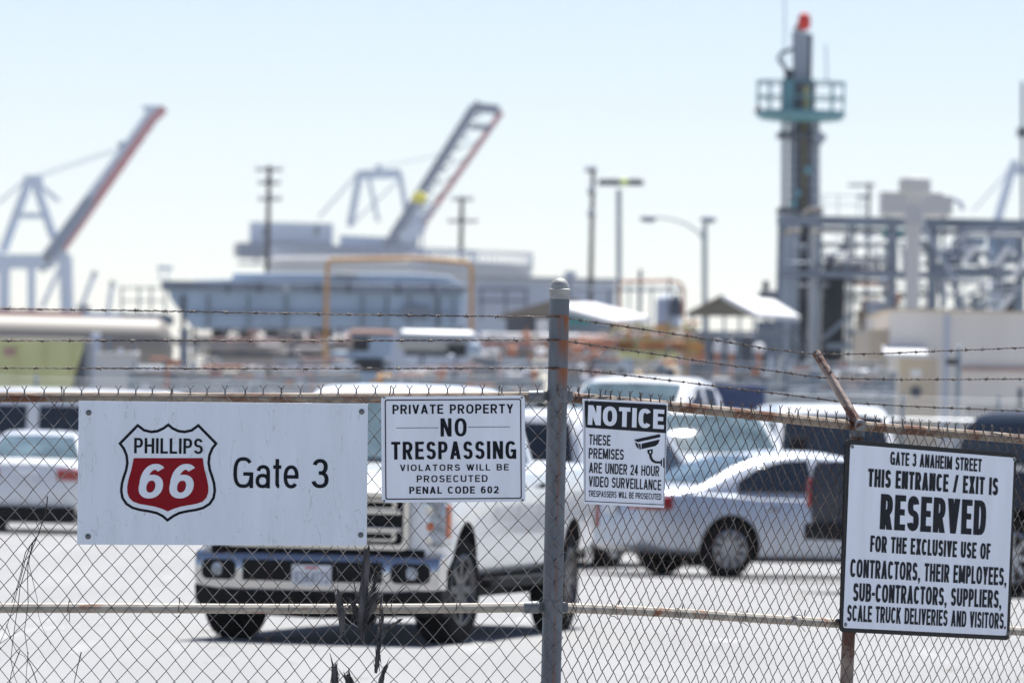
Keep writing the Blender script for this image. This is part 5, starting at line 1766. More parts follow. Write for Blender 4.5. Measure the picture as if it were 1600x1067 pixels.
b.add([L0, L1, L2, L3] + [p + up for p in (L0, L1, L2, L3)], [(0, 1, 2, 3), (7, 6, 5, 4), (0, 4, 5, 1), (1, 5, 6, 2), (2, 6, 7, 3), (3, 7, 4, 0)])
b.build('roof', M['tan_roof'], c2)
for x, dy in ((1080, -2.8), (1102, -2.8), (1128, -2.8), (1152, -2.8), (1174, -2.8), (1215, 3), (1246, 8)):
    b = MB(); leg(b, x, 497, D, 4, dy); b.build('post', M['steel_grey'], c2)
b = MB(); pb(b, (1072, 519), (1250, 520), D + 2, 5); b.build('rail_beam', M['steel_grey'], c2)
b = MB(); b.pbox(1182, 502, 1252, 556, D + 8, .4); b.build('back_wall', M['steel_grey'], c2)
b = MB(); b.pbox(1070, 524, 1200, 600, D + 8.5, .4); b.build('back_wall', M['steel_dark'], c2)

D = 262
clutter(c2, 1074, 1210, 520, 560, 30, 1, 6, ['steel_grey', 'steel_dark', 'coral', 'white_roof', 'tank_grey', 'rust'])
D = 225
ys_ = thing('pipe_scaffold', base(1020, D), 'yellow pipe frames with brown panels left of the tan gabled shed', 'pipe frame')
for x in (957, 996, 1044, 1072):
    b = MB(); leg(b, x, 502, D, 6, (x % 3) * .6); b.build('upright', M['yellow_pipe'], ys_)
for y, m in ((512, 'yellow_pipe'), (530, 'yellow_pipe'), (549, 'yellow_pipe')):
    b = MB(); pb(b, (955, y), (1090, y + 2), D, 6); b.build('cross_beam', M[m], ys_)
for x0, x1, y0, y1, m in ((962, 990, 533, 547, 'rust'), (1000, 1040, 533, 546, 'coral'), (1048, 1068, 533, 546, 'rust'), (1078, 1100, 535, 556, 'orange_pipe'), (1025, 1040, 505, 520, 'coral')):
    b = MB(); b.pbox(x0, y0, x1, y1, D + .4, .5); b.build('panel', M[m], ys_)
b = MB(); b.pbox(960, 549, 1060, 560, D - .2, 1.0); b.build('base_skid', M['olive'], ys_)
b = MB(); leg(b, 1030, 560, D, 60, .6); b.build('plinth', M['tan_wall'], ys_)

clutter(ys_, 955, 1085, 503, 556, 34, -1, 3, ['yellow_pipe', 'coral', 'steel_dark', 'tan_wall', 'steel_grey', 'orange_pipe'])
D = 205
sp_ = MB()
rnd = random.Random(5)
vs, fs = [], []
cS = W(1030, HZN, D)
nx, ny = 40, 16
for i in range(nx + 1):
    for j in range(ny + 1):
        u, v = i / nx * 2 - 1, j / ny * 2 - 1
        h = max(0, 1 - abs(u) ** 3) * max(0, 1 - v * v) * 2.05
        h *= .86 + .14 * math.sin(u * 9 + v * 4) + rnd.uniform(-.03, .03)
        vs.append((cS.x + u * 1.45, D + v * 2.2, max(0, h) * (W(1030, 556, D).z / 2.05) + (.0 if h > 0 else -.0)))
for i in range(nx):
    for j in range(ny):
        a = i * (ny + 1) + j
        fs.append((a, a + 1, a + ny + 2, a + ny + 1))
sp_.add(vs, fs)
tag(sp_.build('sand_pile', M['sand']), 'heap of tan sand below the yellow pipe frames', 'sand pile')
D = 232
bd = thing('brick_stack', base(930, D), 'stacks of coral-coloured pallets right behind the tall post', 'pallet stack')
for x0, x1, y0, y1 in ((886, 950, 522, 546), (888, 905, 548, 560), (910, 948, 547, 560)):
    b = MB(); b.pbox(x0, y0, x1, y1, D, 1.5); b.build('load', M['coral'], bd, bevel=.08)
p = W(918, 560, D); b = MB(); b.box(p.x - .62, p.x + .62, D + .02, D + 1.45, 0, p.z); b.build('pallet_base', M['wood_pole'], bd)
D = 240
for x, y, w_, h_, lab in ((1121, 541, 14, 18, 'white lagged valve lump left of the pipe rack, the left one of three'), (1143, 543, 14, 18, 'white lagged valve lump left of the pipe rack, the middle one of three'), (1186, 543, 18, 14, 'white lagged valve lump left of the pipe rack, the right one of three')):
    t = thing('valve_cover', base(x, D), lab, 'valve cover', 'white valve covers left of the pipe rack')
    kk = D / FPX
    p = W(x, y, D)
    b = MB(); b.lathe([(.001, h_ * kk * .55), (w_ * kk * .3, h_ * kk * .45), (w_ * kk * .5, h_ * kk * .1), (w_ * kk * .5, -h_ * kk * .5), (.001, -h_ * kk * .5)], (p.x, D, p.z), 'Z', 14); b.build('jacket', M['white_roof'], t)
    b = MB(); b.tube([(p.x, D, 0), (p.x, D, p.z - h_ * kk * .45)], .08, 10); b.build('riser', M['coral'], t)

D = 290
po = thing('pipe_loop', base(1000, D), 'thin orange pipe loop and grey stacks above the left open shed', 'pipe loop')
b = MB(); pt(b, [(968, 560), (968, 446), (972, 440), (1050, 439), (1062, 442), (1068, 452), (1068, 500)], D, 5); b.build('pipe', M['coral'], po)
b = MB(); pt(b, [(880, 451), (1066, 452)], D, 5, dy=1); b.build('header_pipe', M['steel_grey'], po)
for x, y0, w_ in ((1002, 420, 6), (985, 440, 3), (1048, 432, 4), (1020, 445, 3), (953, 452, 5), (891, 425, 5)):
    b = MB(); leg(b, x, y0, D, w_, 2); b.build('stack', M['steel_grey'], po)
b = MB(); p = W(891, 428, D); b.pbox(882, 424, 900, 436, D + 1.6, .6); b.build('top_box', M['tank_grey'], po)
D = 296
vt = thing('vertical_vessel', base(1047, D), 'small grey vertical tank with a dark cone beside the orange pipe loop', 'tank')
k = D / FPX
p = W(1045, 470, D); b = MB(); b.lathe([(20 * k, -p.z + .1), (20 * k, 0), (17 * k, 5 * k), (8 * k, 10 * k), (.01, 11 * k)], (p.x, D, p.z), 'Z', 24); b.build('shell', M['tank_grey'], vt)
p = W(1056, 478, D - 1); b = MB(); b.lathe([(13 * k, -16 * k), (12 * k, 2 * k), (3 * k, 18 * k), (.01, 19 * k)], (p.x, D - 1, p.z), 'Z', 18); b.build('cone_top', M['steel_dark'], vt)
D = 285
cl = thing('motor_unit', base(1200, D), 'dark motor housing on a stand left of the steel column', 'machinery')
b = MB(); b.pbox(1186, 452, 1216, 476, D, 1.0); b.build('housing', M['steel_dark'], cl, bevel=.2)
b = MB(); b.pbox(1192, 438, 1202, 452, D + .2, .5); b.build('gearbox', M['steel_dark'], cl, bevel=.08)
b = MB(); leg(b, 1200, 474, D, 7, .6); b.build('stand', M['steel_grey'], cl)

# ------------------------------------------------------------------ tall stack with the ringed platform
D = 300
k = D / FPX
tw = thing('refinery_column', base(1250, D), 'tall grey refinery column with a turquoise ringed platform and a red flag-like cap', 'refinery tower')
def vcyl(px, w_, pytop, pybot, dy=0.0, n=18, d=D):
    p, q_ = W(px, pytop, d), W(px, pybot, d)
    b = MB(); b.tube([(q_.x, d + dy, max(0, q_.z)), (p.x, d + dy, p.z)], w_ * d / FPX / 2, n)
    return b
vcyl(1225, 9, 186, 760, 0).build('pipe', M['tower_steel'], tw)
vcyl(1239, 14, 186, 760, .1).build('pipe', M['tower_steel'], tw)
vcyl(1255, 20, 186, 760, .6).build('core', M['steel_dark'], tw)
vcyl(1271, 15, 186, 760, .1).build('pipe', M['tower_steel'], tw)
vcyl(1256, 3, 192, 345, -.2).build('ladder_pipe', M['yellow_pipe'], tw)
vcyl(1247, 3, 200, 345, -.1).build('pipe', M['steel_grey'], tw)
vcyl(1263, 3, 196, 345, -.1).build('pipe', M['steel_dark'], tw)
vcyl(1280, 2.5, 186, 345, .2).build('pipe', M['steel_pale'], tw)
for y in range(222, 340, 15):
    b = MB(); pb(b, (1232, y), (1278, y), D - .3, 1.6); b.build('pipe_clip', M['steel_dark'], tw)
for x, y in ((1246, 302), (1240, 318), (1262, 266)):
    b = MB(); p = W(x, y, D - .35); b.lathe([(.001, -.12), (.16, -.1), (.16, .1), (.001, .12)], tuple(p), 'Y', 14); b.build('valve', M['turquoise'], tw)
for y in (212, 330, 430):
    b = MB(); b.pbox(1215, y - 5, 1287, y + 4, D - .35, 1.6); b.build('collar', M['steel_dark'], tw, bevel=.05)
b = MB(); b.prism([(p.x, p.z) for p in [W(x, y, D - .5) for x, y in ((1280, 230), (1293, 214), (1274, 200), (1270, 215))]], D - .5, D); b.build('bracket', M['tower_steel'], tw)
p = W(1251, 182, D)
b = MB(); b.lathe([(.5, -.05), (62 * k, .05), (70 * k, .22), (70 * k, .42), (.5, .42)], (p.x, D + .3, p.z - .2), 'Z', 28); b.build('platform', M['turquoise'], tw)
b = MB()
pr2 = 69 * k
for i in range(12):
    a = 2 * math.pi * (i + .35) / 12
    q_ = Vector((p.x + pr2 * math.cos(a), D + .3 + pr2 * math.sin(a), p.z + .1))
    b.beam(q_, q_ + Vector((0, 0, 50 * k)), .06)
for hh in (24, 48):
    b.lathe([(pr2 - .035, p.z + .1 + hh * k), (pr2 + .035, p.z + .1 + hh * k), (pr2 + .035, p.z + .17 + hh * k), (pr2 - .035, p.z + .17 + hh * k)], (p.x, D + .3, 0), 'Z', 28)
b.build('handrail', M['turquoise'], tw)
b = MB(); b.pbox(1222, 126, 1274, 176, D - .4, 1.3); b.build('lower_housing', M['steel_dark'], tw, bevel=.06)
b = MB(); b.pbox(1223, 128, 1240, 176, D - .46, .3); b.build('side_panel', M['turquoise'], tw)
b = MB(); b.pbox(1256, 135, 1264, 176, D - .46, .3); b.build('ladder_cage', M['yellow_pipe'], tw)
b = MB(); b.prism([(p_.x, p_.z) for p_ in [W(x, y, D) for x, y in ((1240, 128), (1268, 128), (1268, 54), (1256, 50), (1238, 48))]], D, D + .8); b.build('upper_housing', M['tower_steel'], tw, bevel=.04)
b = MB(); b.pbox(1263, 54, 1269, 128, D - .05, .9); b.build('edge_strip', M['steel_dark'], tw)
b = MB(); pt(b, [(1232, 128), (1228, 108), (1216, 92), (1222, 82), (1240, 77)], D + .2, 7); b.build('elbow_duct', M['steel_grey'], tw)
b = MB(); b.pbox(1226, 108, 1240, 128, D - .1, .6); b.build('fan_box', M['steel_dark'], tw, bevel=.05)
b = MB(); pt(b, [(1244, 48), (1248, 42), (1256, 40)], D + .3, 10); b.build('cap_elbow', M['rust'], tw)
p = W(1257, 34, D)
b = MB(); b.lathe([(.001, .38), (.20, .30), (.27, .05), (.25, -.22), (.12, -.36), (.001, -.38)], (p.x, D + .2, p.z), 'Z', 14); b.build('red_cap', M['flare_red'], tw)
b = MB(); pb(b, (1226, 126), (1226, -60), D + .5, 1.6); b.build('mast', M['turquoise'], tw)
b = MB(); pb(b, (1292, 128), (1290, 70), D + .5, 2.2); b.build('mast', M['blue_grey_light'], tw)
b = MB(); pb(b, (1180, 176), (1188, 166), D - 1, 5); b.build('lamp_arm', M['rust'], tw)
# handrails just above the rack
# ------------------------------------------------------------------ pipe rack structure at the right
D = 255
k = D / FPX
rk = thing('pipe_rack', base(1400, D), 'dark grey steel pipe rack with columns, beams and braces at the right', 'pipe rack')
def rb(name, a_, c_, w_, m='steel_grey', dy=0.0, h_=None):
    b = MB(); pb(b, a_, c_, D, w_, dy, h_); b.build(name, M[m], rk)
rb('beam', (1214, 344), (1760, 354), 15, 'steel_grey'); rb('beam', (1214, 428), (1480, 430), 11, 'steel_grey', 0)
rb('beam', (1470, 424), (1760, 430), 14, 'steel_grey', .4); rb('beam', (1230, 352), (1760, 362), 8, 'steel_dark', 5)
rb('beam', (1290, 541), (1395, 541), 9, 'steel_grey'); rb('beam', (1284, 378), (1400, 378), 6, 'steel_grey', 4); rb('beam', (1284, 432), (1400, 440), 8, 'steel_dark', 4)
rb('beam', (1330, 456), (1470, 456), 6, 'steel_dark', 5); rb('beam', (1300, 338), (1380, 340), 3, 'steel_dark', 3); rb('beam', (1290, 398), (1400, 399), 5, 'steel_grey', 5)
for x, w_, m, dy in ((1220, 9, 'steel_grey', 0), (1236, 8, 'tower_steel', 1.5), (1250, 7, 'tower_steel', 2), (1262, 9, 'soot', 2), (1272, 10, 'steel_pale', .3), (1284, 6, 'steel_grey', 1), (1328, 5, 'steel_grey', .4), (1397, 11, 'steel_grey', .2), (1458, 12, 'steel_grey', .2), (1470, 9, 'steel_pale', 3), (1345, 5, 'steel_grey', 5), (1368, 5, 'steel_grey', 5), (1505, 3, 'steel_grey', 3), (1598, 12, 'steel_grey', 1), (1700, 12, 'steel_grey', 1)):
    b = MB(); leg(b, x, 345, D, w_, dy); b.build('column', M[m], rk)
for a_, c_, w_, m in (((1285, 530), (1328, 492), 6, 'steel_grey'), ((1335, 528), (1392, 492), 6, 'steel_dark'), ((1440, 350), (1487, 432), 8, 'tower_steel'), ((1432, 372), (1472, 432), 5, 'steel_grey'), ((1405, 385), (1424, 410), 5, 'steel_pale'),
                      ((1505, 410), (1525, 384), 9, 'white_roof'), ((1555, 415), (1575, 386), 9, 'white_roof'), ((1583, 432), (1612, 388), 9, 'white_roof'), ((1562, 484), (1588, 450), 9, 'white_roof'), ((1530, 400), (1495, 350), 5, 'steel_grey'), ((1580, 400), (1545, 352), 5, 'steel_grey'),
                      ((1480, 430), (1510, 500), 4, 'steel_grey'), ((1530, 440), (1540, 500), 4, 'steel_grey')):
    rb('brace', a_, c_, w_, m, -.3)
b = MB(); p, q_ = W(1309, 408, D), W(1309, 560, D)
b.lathe([(19 * k, 0), (19 * k, p.z - .3), (15 * k, p.z - .05), (6 * k, p.z + .12), (.01, p.z + .15)], (p.x, D + 3, 0), 'Z', 26); b.build('black_vessel', M['soot'], rk)
b = MB(); b.pbox(1290, 405, 1350, 424, D + 3, 2); b.build('vessel_head', M['steel_dark'], rk, bevel=.2)
for x0, x1, y0, y1, m, dy in ((1478, 1500, 385, 415, 'crane_blue', 4), (1492, 1540, 370, 384, 'blue_grey', 5), (1545, 1600, 365, 412, 'blue_grey', 6), (1400, 1412, 358, 370, 'teal', 4), (1380, 1386, 358, 372, 'teal', 4), (1340, 1358, 484, 497, 'yellow_pipe', 6), (1338, 1354, 497, 520, 'tan_wall', 6), (1350, 1388, 470, 515, 'tank_grey', 9), (1570, 1592, 440, 486, 'soot', 3)):
    b = MB(); b.pbox(x0, y0, x1, y1, D + dy, .9); b.build('equipment', M[m], rk, bevel=.05)
for pts, w_, m in (([(1225, 368), (1232, 362), (1252, 361)], 8, 'beige_tank'), ([(1268, 364), (1282, 362)], 7, 'beige_tank'), ([(1255, 336), (1264, 328), (1285, 326)], 7, 'beige_tank'), ([(1480, 395), (1500, 372), (1520, 366), (1600, 368)], 6, 'steel_pale'), ([(1500, 470), (1530, 452), (1560, 460), (1600, 452)], 6, 'steel_grey')):
    b = MB(); pt(b, pts, D - .4, w_, 10); b.build('pipe', M[m], rk)
b = MB()
for x in (1285, 1310, 1340, 1350):
    pb(b, (x, 338), (x, 304), D + 2, 1.4)
for y in (306, 320):
    pb(b, (1283, y), (1360, y), D + 2, 1.2)
b.build('handrail', M['blue_grey_light'], rk)
clutter(rk, 1286, 1455, 356, 420, 48, 1, 8, ['steel_grey', 'steel_dark', 'tank_grey', 'steel_pale', 'steel_grey'])
clutter(rk, 1326, 1455, 438, 525, 48, 1, 8, ['steel_grey', 'steel_dark', 'tank_grey', 'beige_tank', 'coral', 'steel_dark'])
clutter(rk, 1470, 1600, 362, 480, 95, 1, 8, ['steel_grey', 'steel_dark', 'tank_grey', 'blue_grey', 'steel_pale', 'blue_grey_light'])
clutter(rk, 1226, 1285, 360, 540, 16, .5, 3, ['steel_grey', 'steel_dark', 'tower_steel'])
# white mushroom vent and white tank boxes above the rack
D = 245
k = D / FPX
mv = thing('vent_stack', base(1429, D), 'pale mushroom-topped vent stack rising through the pipe rack', 'vent')
p = W(1429, 300, D)
b = MB(); b.tube([(p.x, D, 0), (p.x, D, p.z)], 11.5 * k, 22); b.build('stem', M['tank_rim'], mv)
b = MB(); b.lathe([(11 * k, -6 * k), (24 * k, -2 * k), (25 * k, 3 * k), (25 * k, 20 * k), (22 * k, 23 * k), (.01, 24 * k)], (p.x, D, p.z), 'Z', 26); b.build('cap', M['tank_rim'], mv)
b = MB(); b.lathe([(18 * k, -50 * k), (11.6 * k, -22 * k), (11.6 * k, -60 * k)], (p.x, D, p.z), 'Z', 22); b.build('flare', M['tank_rim'], mv)
D = 275
wb_ = thing('tank_box', base(1434, D), 'pale white box tank on top of the pipe rack behind the vent', 'tank')
b = MB(); b.pbox(1380, 303, 1489, 336, D, 3); b.build('casing', M['tank_rim'], wb_, bevel=.1)
b = MB(); b.pbox(1378, 299, 1475, 303.5, D - .1, 3.2); b.build('lid', M['white_roof'], wb_, bevel=.04)
for px in (1392, 1478):
    b = MB(); leg(b, px, 336, D, 5, 1.5); b.build('stand', M['steel_grey'], wb_)
b = MB(); pt(b, [(1474, 306), (1490, 312), (1500, 316), (1505, 328)], D + .5, 7); b.build('outlet_pipe', M['tank_grey'], wb_)

# beige wall building at the right with door, awning and camera pole
D = 172
k = D / FPX
bl = thing('beige_building', base(1500, D), 'plain beige windowless building behind the right-hand fence run', 'building')
a_, c_ = W(1392, 488, D), W(1780, 488, D)
b = MB(); b.box(a_.x, c_.x, D, D + 12, 0, W(1500, 488, D).z); b.build('wall', M['beige_wall'], bl)
b = MB(); b.box(a_.x - .05, c_.x, D - .06, D + 12, W(1500, 488, D).z, W(1500, 488, D).z + .06); b.build('coping', M['tan_wall'], bl)
b = MB(); b.pbox(1357, 515, 1392, 700, D + .6, 8); b.build('side_wing', M['tan_wall'], bl)
b = MB(); b.pbox(1474, 492, 1482, 690, D - .05, .05); b.build('downpipe', M['tank_grey'], bl)
b = MB(); b.pbox(1405, 560, 1463, 700, D - .03, .03); b.build('door', M['tan_wall'], bl)
b = MB(); b.pbox(1423, 577, 1440, 590, D - .05, .02); b.build('door_notice', M['white_roof'], bl)
b = MB(); p = W(1431, 612, D - .05); b.lathe([(.001, -.02), (.13, -.02), (.13, .02), (.001, .02)], (p.x, p.y, p.z), 'Y', 16); b.build('door_emblem', M['steel_dark'], bl)
aw = []
b = MB()
A0, A1 = W(1378, 548, D), W(1446, 548, D)
zz0, zz1 = W(1412, 549, D).z, W(1412, 556, D).z
b.add([(A0.x, D, zz0 + .12), (A1.x, D, zz0 + .12), (A1.x - .02, D - 1.1, zz1 + .05), (A0.x + .02, D - 1.1, zz1 + .05), (A0.x, D, zz0), (A1.x, D, zz0), (A1.x - .02, D - 1.1, zz1 - .05), (A0.x + .02, D - 1.1, zz1 - .05)],
      [(0, 1, 2, 3), (7, 6, 5, 4), (0, 4, 5, 1), (1, 5, 6, 2), (2, 6, 7, 3), (3, 7, 4, 0)])
b.build('awning', M['white_roof'], bl)
b = MB(); pb(b, (1500, 576), (1780, 578), D - .1, 5); b.build('pipe_run', M['brick_pink'], bl)
D = 158
cp = thing('camera_pole', base(1498, D), 'grey pole with a dark camera box before the beige building', 'camera pole')
b = MB(); leg(b, 1498, 541, D, 8); b.build('pole', M['pole_steel'], cp, bevel=.03)
b = MB(); b.pbox(1479, 560, 1497, 570, D - .1, .3); b.build('camera_box', M['soot'], cp, bevel=.03)
D = 150
pf = thing('picket_fence', base(1560, D), 'dark vertical-bar gate panel at the foot of the beige building', 'fence')
b = MB()
for x in range(1512, 1700, 6):
    leg(b, x, 634, D, 2.2)
b.build('bars', M['steel_dark'], pf)
for y in (637, 668):
    b = MB(); pb(b, (1508, y), (1700, y + 3), D, 3); b.build('rail', M['steel_dark'], pf)
b = MB(); leg(b, 1594, 606, D, 7); b.build('gate_post', M['steel_dark'], pf)
D = 156
sb_ = thing('hydrant_cover', base(1345, D), 'cream weather cover on an orange stand left of the beige building', 'cover')
b = MB(); b.pbox(1334, 577, 1372, 587, D, .6); b.build('hood', M['white_roof'], sb_, bevel=.08)
b = MB(); leg(b, 1344, 588, D, 8, .3); b.build('stand', M['coral'], sb_)
# blue container
D = 132
ct2 = thing('container', base(1150, D), 'dark blue steel container between the white truck and the white van', 'container')
b = MB(); a_, c_ = W(1092, 606, D), W(1196, 606, D)
zt_ = W(1145, 607, D).z
b.box(a_.x, c_.x, D, D + 3.5, .15, zt_); b.build('body', M['blue_box'], ct2, bevel=.02)
b = MB()
for i in range(10):
    x = lerp(a_.x, c_.x, (i + .5) / 10)
    b.box(x - .025, x + .025, D - .03, D + .01, .25, zt_ - .1)
b.build('side_ribs', M['blue_box'], ct2)
b = MB(); b.box(a_.x - .03, c_.x + .03, D - .05, D + 3.55, zt_, zt_ + .08); b.build('top_rail', M['blue_box'], ct2, bevel=.02)
b = MB(); b.box(a_.x + .2, c_.x - .2, D + .2, D + 3.3, 0, .16); b.build('skids', M['steel_dark'], ct2)
# a scrap of weeds by the far fence
def weeds(px, D, n, h, lab, w_):
    b = MB(); rnd = random.Random(px); c = W(px, HZN, D)
    for _ in range(n):
        x, y = c.x + rnd.gauss(0, w_), D + rnd.gauss(0, .3)
        z = rnd.uniform(0, h) * (1 - min(1, abs(x - c.x) / (w_ * 3)) * .6)
        a = rnd.uniform(0, 6.3); l = rnd.uniform(.05, .12)
        dx, dy = math.cos(a) * l, math.sin(a) * l
        b.add([(x - dx, y - dy, z), (x - dy * .3, y + dx * .3, z + l * .3), (x + dx, y + dy, z + l), (x + dy * .3, y - dx * .3, z + l * .4)], [(0, 1, 2, 3)])
    r = thing('bush', (c.x, D, 0), lab, 'bush')
    b.build('leaves', M['green_leaf'], r)
    b = MB()
    for _ in range(9):
        x = c.x + rnd.gauss(0, w_ * .7)
        b.tube([(x * .6 + c.x * .4, D, 0), (x, D, h * rnd.uniform(.5, .95))], .012, 5)
    b.build('stems', M['wood_pole'], r)
weeds(1290, 146, 900, 2.0, 'yellow-green bush behind the angled barbed wire arm', .45)

# ------------------------------------------------------------------ poles and lamps
def wood_pole(px, ytop, D, arms, lab, w_=8):
    t = thing('utility_pole', base(px, D), lab, 'utility pole', 'utility poles')
    p = W(px, ytop, D)
    k = D / FPX
    b = MB(); b.tube([(p.x, D, 0), (p.x, D, p.z)], [w_ * k * .62, w_ * k * .42], 12); b.build('pole', M['wood_pole'], t)
    for y, x0, x1 in arms:
        b = MB(); pb(b, (x0, y), (x1, y), D, 3.4, -.2); b.build('crossarm', M['wood_pole'], t)
        b = MB()
        for i in range(4):
            x = lerp(x0 + 2, x1 - 2, i / 3)
            q_ = bw(x, y - 2, D, -.2); b.lathe([(.001, .0), (.07, .02), (.05, .12), (.09, .16), (.001, .26)], tuple(q_), 'Z', 8)
        b.build('insulators', M['tank_grey'], t)
    return t
wood_pole(421, 260, 420, ((266, 400, 441), (287, 404, 438), (312, 404, 440)), 'utility pole with three short crossarms above the cooling tower', 8)
wood_pole(927, 260, 380, ((268, 914, 932), (302, 918, 930), (337, 918, 930)), 'plain slim utility pole just left of the floodlight mast', 8)
wood_pole(722, 308, 520, ((312, 706, 740), (346, 700, 746)), 'utility pole with two crossarms right of the raised dark crane boom', 8)
wood_pole(1358, 286, 600, ((290, 1326, 1366), (308, 1340, 1362)), 'small distant utility pole above the pipe rack', 6)
D = 330
k = D / FPX
fm = thing('floodlight_mast', base(967, D), 'slim mast with a cluster of floodlights on top, right of the slim utility pole', 'floodlight')
vcyl(967, 8, 296, 700, 0, 12, D).build('mast', M['pole_steel'], fm)
b = MB(); pb(b, (936, 287), (1000, 288), D, 4); b.build('crossbar', M['steel_dark'], fm)
for x, m in ((943, 'steel_dark'), (954, 'steel_dark'), (962, 'steel_dark'), (988, 'steel_dark'), (997, 'steel_dark'), (975, 'lamp_lens')):
    p = W(x, 285, D); b = MB(); b.lathe([(.05, .18), (.22, .10), (.26, -.14), (.001, -.16)], (p.x, D - .1, p.z), 'Z', 14); b.build('lamp_head', M[m], fm)
D = 310
k = D / FPX
sl_ = thing('street_lamp', base(1101, D), 'grey street lamp with a long curved arm to the left', 'street lamp')
vcyl(1101, 8, 352, 760, 0, 12, D).build('pole', M['pole_steel'], sl_)
b = MB(); pt(b, [(1099, 374), (1090, 362), (1074, 351), (1055, 344), (1035, 340), (1020, 340)], D, 3.2); b.build('arm', M['pole_steel'], sl_)
for x, y in ((1013, 342), (1107, 343)):
    p = W(x, y, D); b = MB(); b.lathe([(.001, -.36), (.10, -.30), (.16, 0), (.12, .28), (.001, .34)], (p.x, D, p.z), 'X', 12); b.build('lamp_head', M['steel_grey'], sl_)
b = MB(); pb(b, (1100, 354), (1106, 345), D, 4); b.build('bracket', M['steel_grey'], sl_)
D = 360
yl = thing('floodlight_pole', base(654, D), 'thin pole carrying a bright yellow lamp before the dark crane boom', 'floodlight')
p = W(655, 309, D)
b = MB(); b.lathe([(.001, .30), (.26, .24), (.40, 0), (.34, -.24), (.001, -.3)], (p.x, D, p.z), 'Z', 16); b.build('lamp_head', M['lamp_yellow'], yl)
vcyl(660, 3.4, 315, 720, .2, 10, D).build('pole', M['tank_grey'], yl)
b = MB(); pb(b, (652, 304), (652, 295), D + .1, 6); b.build('hood', M['white_roof'], yl)
tp_ = thing('mast', base(1598, 500), 'thin dark mast at the right edge of the view above the pipe rack', 'mast')
vcyl(1598, 6, 128, 700, 0, 10, 500).build('pole', M['steel_grey'], tp_)
b = MB(); b.pbox(1590, 200, 1606, 214, 499.5, .8); b.build('junction_box', M['steel_dark'], tp_)

# ------------------------------------------------------------------ harbour cranes far off
D = 2000.0
G_CR = 'ship-to-shore cranes with raised booms'
ck = D / FPX
def crane_part(root, name, segs, m, dys=(0.0,)):
    for dy in dys:
        b = MB()
        for a_, c_, w_ in segs:
            pb(b, a_, c_, D, w_ * 1.3, dy)
        b.build(name, M[m], root)
def link(segs, n, p0, p1, q0, q1, w_):
    """zigzag lattice between two chords"""
    for i in range(n):
        a, c = i / n, (i + 1) / n
        P = lambda u: (lerp(p0[0], p1[0], u), lerp(p0[1], p1[1], u))
        Q = lambda u: (lerp(q0[0], q1[0], u), lerp(q0[1], q1[1], u))
        segs.append((P(a), Q((a + c) / 2), w_)); segs.append((Q((a + c) / 2), P(c), w_))
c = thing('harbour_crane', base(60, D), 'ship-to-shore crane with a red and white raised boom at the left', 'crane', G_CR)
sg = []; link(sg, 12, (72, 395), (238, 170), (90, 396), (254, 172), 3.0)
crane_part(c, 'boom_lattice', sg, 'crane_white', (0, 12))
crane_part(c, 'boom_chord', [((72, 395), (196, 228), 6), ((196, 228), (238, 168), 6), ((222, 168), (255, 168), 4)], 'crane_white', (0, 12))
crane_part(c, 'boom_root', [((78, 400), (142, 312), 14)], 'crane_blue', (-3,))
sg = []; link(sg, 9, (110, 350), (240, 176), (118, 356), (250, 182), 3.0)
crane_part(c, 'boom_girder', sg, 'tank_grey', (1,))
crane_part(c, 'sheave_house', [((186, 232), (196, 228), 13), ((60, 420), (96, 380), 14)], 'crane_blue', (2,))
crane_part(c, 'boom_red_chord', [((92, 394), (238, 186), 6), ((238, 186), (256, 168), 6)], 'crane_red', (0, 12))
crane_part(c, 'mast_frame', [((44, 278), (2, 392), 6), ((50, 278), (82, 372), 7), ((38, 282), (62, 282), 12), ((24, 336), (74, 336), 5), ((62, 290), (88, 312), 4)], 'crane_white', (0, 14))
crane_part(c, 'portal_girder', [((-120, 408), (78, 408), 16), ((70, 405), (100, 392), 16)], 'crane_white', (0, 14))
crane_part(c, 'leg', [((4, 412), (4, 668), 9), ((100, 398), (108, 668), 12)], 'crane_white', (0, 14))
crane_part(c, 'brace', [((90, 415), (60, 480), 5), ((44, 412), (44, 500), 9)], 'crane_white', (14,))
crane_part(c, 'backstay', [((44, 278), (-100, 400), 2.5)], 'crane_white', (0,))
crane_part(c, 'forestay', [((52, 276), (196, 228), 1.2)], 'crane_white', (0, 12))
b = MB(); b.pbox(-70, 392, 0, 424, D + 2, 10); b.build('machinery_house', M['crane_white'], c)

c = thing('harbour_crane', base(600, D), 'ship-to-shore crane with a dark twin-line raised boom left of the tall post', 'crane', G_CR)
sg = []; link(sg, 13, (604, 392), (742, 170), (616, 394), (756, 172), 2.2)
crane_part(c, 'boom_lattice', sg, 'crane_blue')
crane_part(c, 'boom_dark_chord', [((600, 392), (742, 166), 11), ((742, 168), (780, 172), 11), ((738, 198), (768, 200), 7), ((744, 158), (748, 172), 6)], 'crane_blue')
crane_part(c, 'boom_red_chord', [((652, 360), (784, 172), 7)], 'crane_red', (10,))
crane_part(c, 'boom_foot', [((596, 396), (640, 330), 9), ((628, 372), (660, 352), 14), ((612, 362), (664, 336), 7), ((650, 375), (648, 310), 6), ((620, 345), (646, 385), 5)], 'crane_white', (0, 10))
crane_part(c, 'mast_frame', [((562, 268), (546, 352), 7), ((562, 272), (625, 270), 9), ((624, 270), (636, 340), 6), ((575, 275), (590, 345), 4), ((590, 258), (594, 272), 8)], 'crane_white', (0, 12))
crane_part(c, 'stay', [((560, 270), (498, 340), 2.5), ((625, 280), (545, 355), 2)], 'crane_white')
crane_part(c, 'forestay', [((592, 262), (696, 240), 1.1)], 'crane_white')
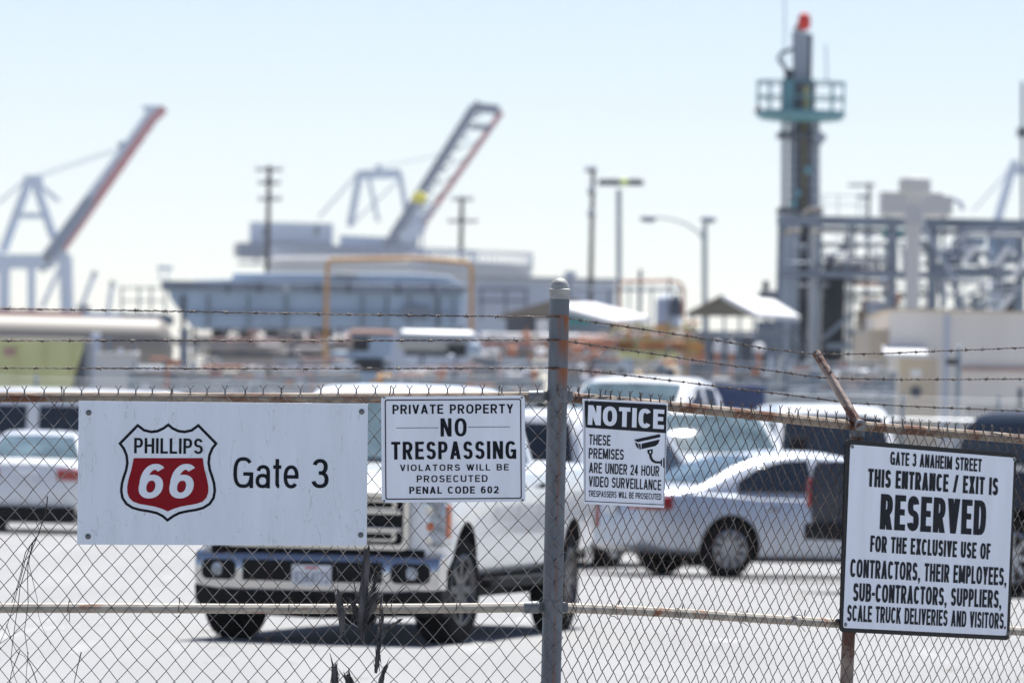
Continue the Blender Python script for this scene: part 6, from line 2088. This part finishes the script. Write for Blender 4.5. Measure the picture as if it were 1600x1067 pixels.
crane_part(c, 'portal_girder', [((372, 392), (660, 396), 15)], 'crane_blue', (0, 12))
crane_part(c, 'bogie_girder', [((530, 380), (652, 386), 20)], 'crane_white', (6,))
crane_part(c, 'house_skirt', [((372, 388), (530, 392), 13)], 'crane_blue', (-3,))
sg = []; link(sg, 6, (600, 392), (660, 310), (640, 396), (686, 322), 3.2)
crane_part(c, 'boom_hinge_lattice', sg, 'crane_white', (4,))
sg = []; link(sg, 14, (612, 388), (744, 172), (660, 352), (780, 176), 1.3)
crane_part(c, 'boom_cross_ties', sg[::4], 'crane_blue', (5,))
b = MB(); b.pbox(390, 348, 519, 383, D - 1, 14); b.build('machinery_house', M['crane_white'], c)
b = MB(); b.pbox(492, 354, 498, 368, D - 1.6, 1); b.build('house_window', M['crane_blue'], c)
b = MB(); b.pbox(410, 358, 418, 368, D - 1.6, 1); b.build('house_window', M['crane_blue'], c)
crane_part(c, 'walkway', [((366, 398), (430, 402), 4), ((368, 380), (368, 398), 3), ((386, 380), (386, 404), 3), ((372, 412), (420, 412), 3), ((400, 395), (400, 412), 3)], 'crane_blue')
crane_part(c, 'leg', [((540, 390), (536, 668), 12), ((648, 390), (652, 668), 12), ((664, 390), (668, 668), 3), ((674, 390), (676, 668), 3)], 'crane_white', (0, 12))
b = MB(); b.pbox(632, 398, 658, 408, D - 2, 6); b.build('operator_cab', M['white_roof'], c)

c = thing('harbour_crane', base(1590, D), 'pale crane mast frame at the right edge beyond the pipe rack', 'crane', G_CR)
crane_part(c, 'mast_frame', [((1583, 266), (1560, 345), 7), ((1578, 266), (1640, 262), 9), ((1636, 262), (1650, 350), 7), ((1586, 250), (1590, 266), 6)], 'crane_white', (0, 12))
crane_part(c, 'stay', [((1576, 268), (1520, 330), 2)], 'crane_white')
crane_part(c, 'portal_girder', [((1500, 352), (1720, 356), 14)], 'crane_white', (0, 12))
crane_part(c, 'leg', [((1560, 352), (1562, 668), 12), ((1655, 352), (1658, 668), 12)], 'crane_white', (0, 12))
D = 1750.0
for px, y0, x1, y1, lab in ((128, 478, 148, 425, 'small pale jib crane with its boom up beside the red and white boom crane'), (168, 490, 176, 440, 'smallest thin jib crane between the left crane and the cooling tower')):
    c = thing('jib_crane', base(px, D), lab, 'crane', 'small distant jib cranes')
    crane_part(c, 'boom', [((px, y0), (x1, y1), 5), ((x1 - 4, y1), (x1 + 4, y1 + 6), 5)], 'crane_white')
    crane_part(c, 'tower', [((px, y0 + 4), (px, 668), 6)], 'crane_white')
    crane_part(c, 'cab', [((px - 7, y0 + 4), (px + 12, y0 + 6), 10)], 'crane_blue')
D = 1200.0
for x0, x1, y0, m, lab in ((-60, 62, 483, 'orange_far', 'stack of orange-red shipping containers at the far left'), (62, 130, 486, 'orange_far', 'lower stack of red shipping containers right of the orange-red ones'), (130, 200, 488, 'blue_grey', 'low blue-grey container stack before the cooling tower'), (880, 1210, 520, 'blue_grey', 'long low blue-grey warehouse far behind the open sheds')):
    c = thing('container_stack' if x1 < 300 else 'warehouse', base((x0 + x1) / 2, D), lab, 'containers' if x1 < 300 else 'warehouse')
    a_, c_ = W(x0, y0, D), W(x1, y0, D)
    zt_ = W((x0 + x1) / 2, y0, D).z
    rows = 3
    for i in range(rows):
        b = MB(); b.box(a_.x, c_.x, D, D + 10, zt_ * i / rows + .02, zt_ * (i + 1) / rows - .02); b.build('tier', M[m], c, bevel=.05)

# ------------------------------------------------------------------ sunlit dusty air
hz = MB(); hz.box(-1700, 1700, -90, 3800, -1.0, 110)
hm = bpy.data.materials.new("haze")
hm.use_nodes = True
t = hm.node_tree
t.nodes.remove(t.nodes["Principled BSDF"])
pv = t.nodes.new("ShaderNodeVolumePrincipled")
pv.inputs['Color'].default_value = (.95, .98, 1.0, 1)
pv.inputs['Density'].default_value = .00009
pv.inputs['Anisotropy'].default_value = 0.2
t.links.new(pv.outputs[0], t.nodes["Material Output"].inputs['Volume'])
tag(hz.build('haze', hm), 'pale sunlit air over the harbour', 'haze', kind='stuff')
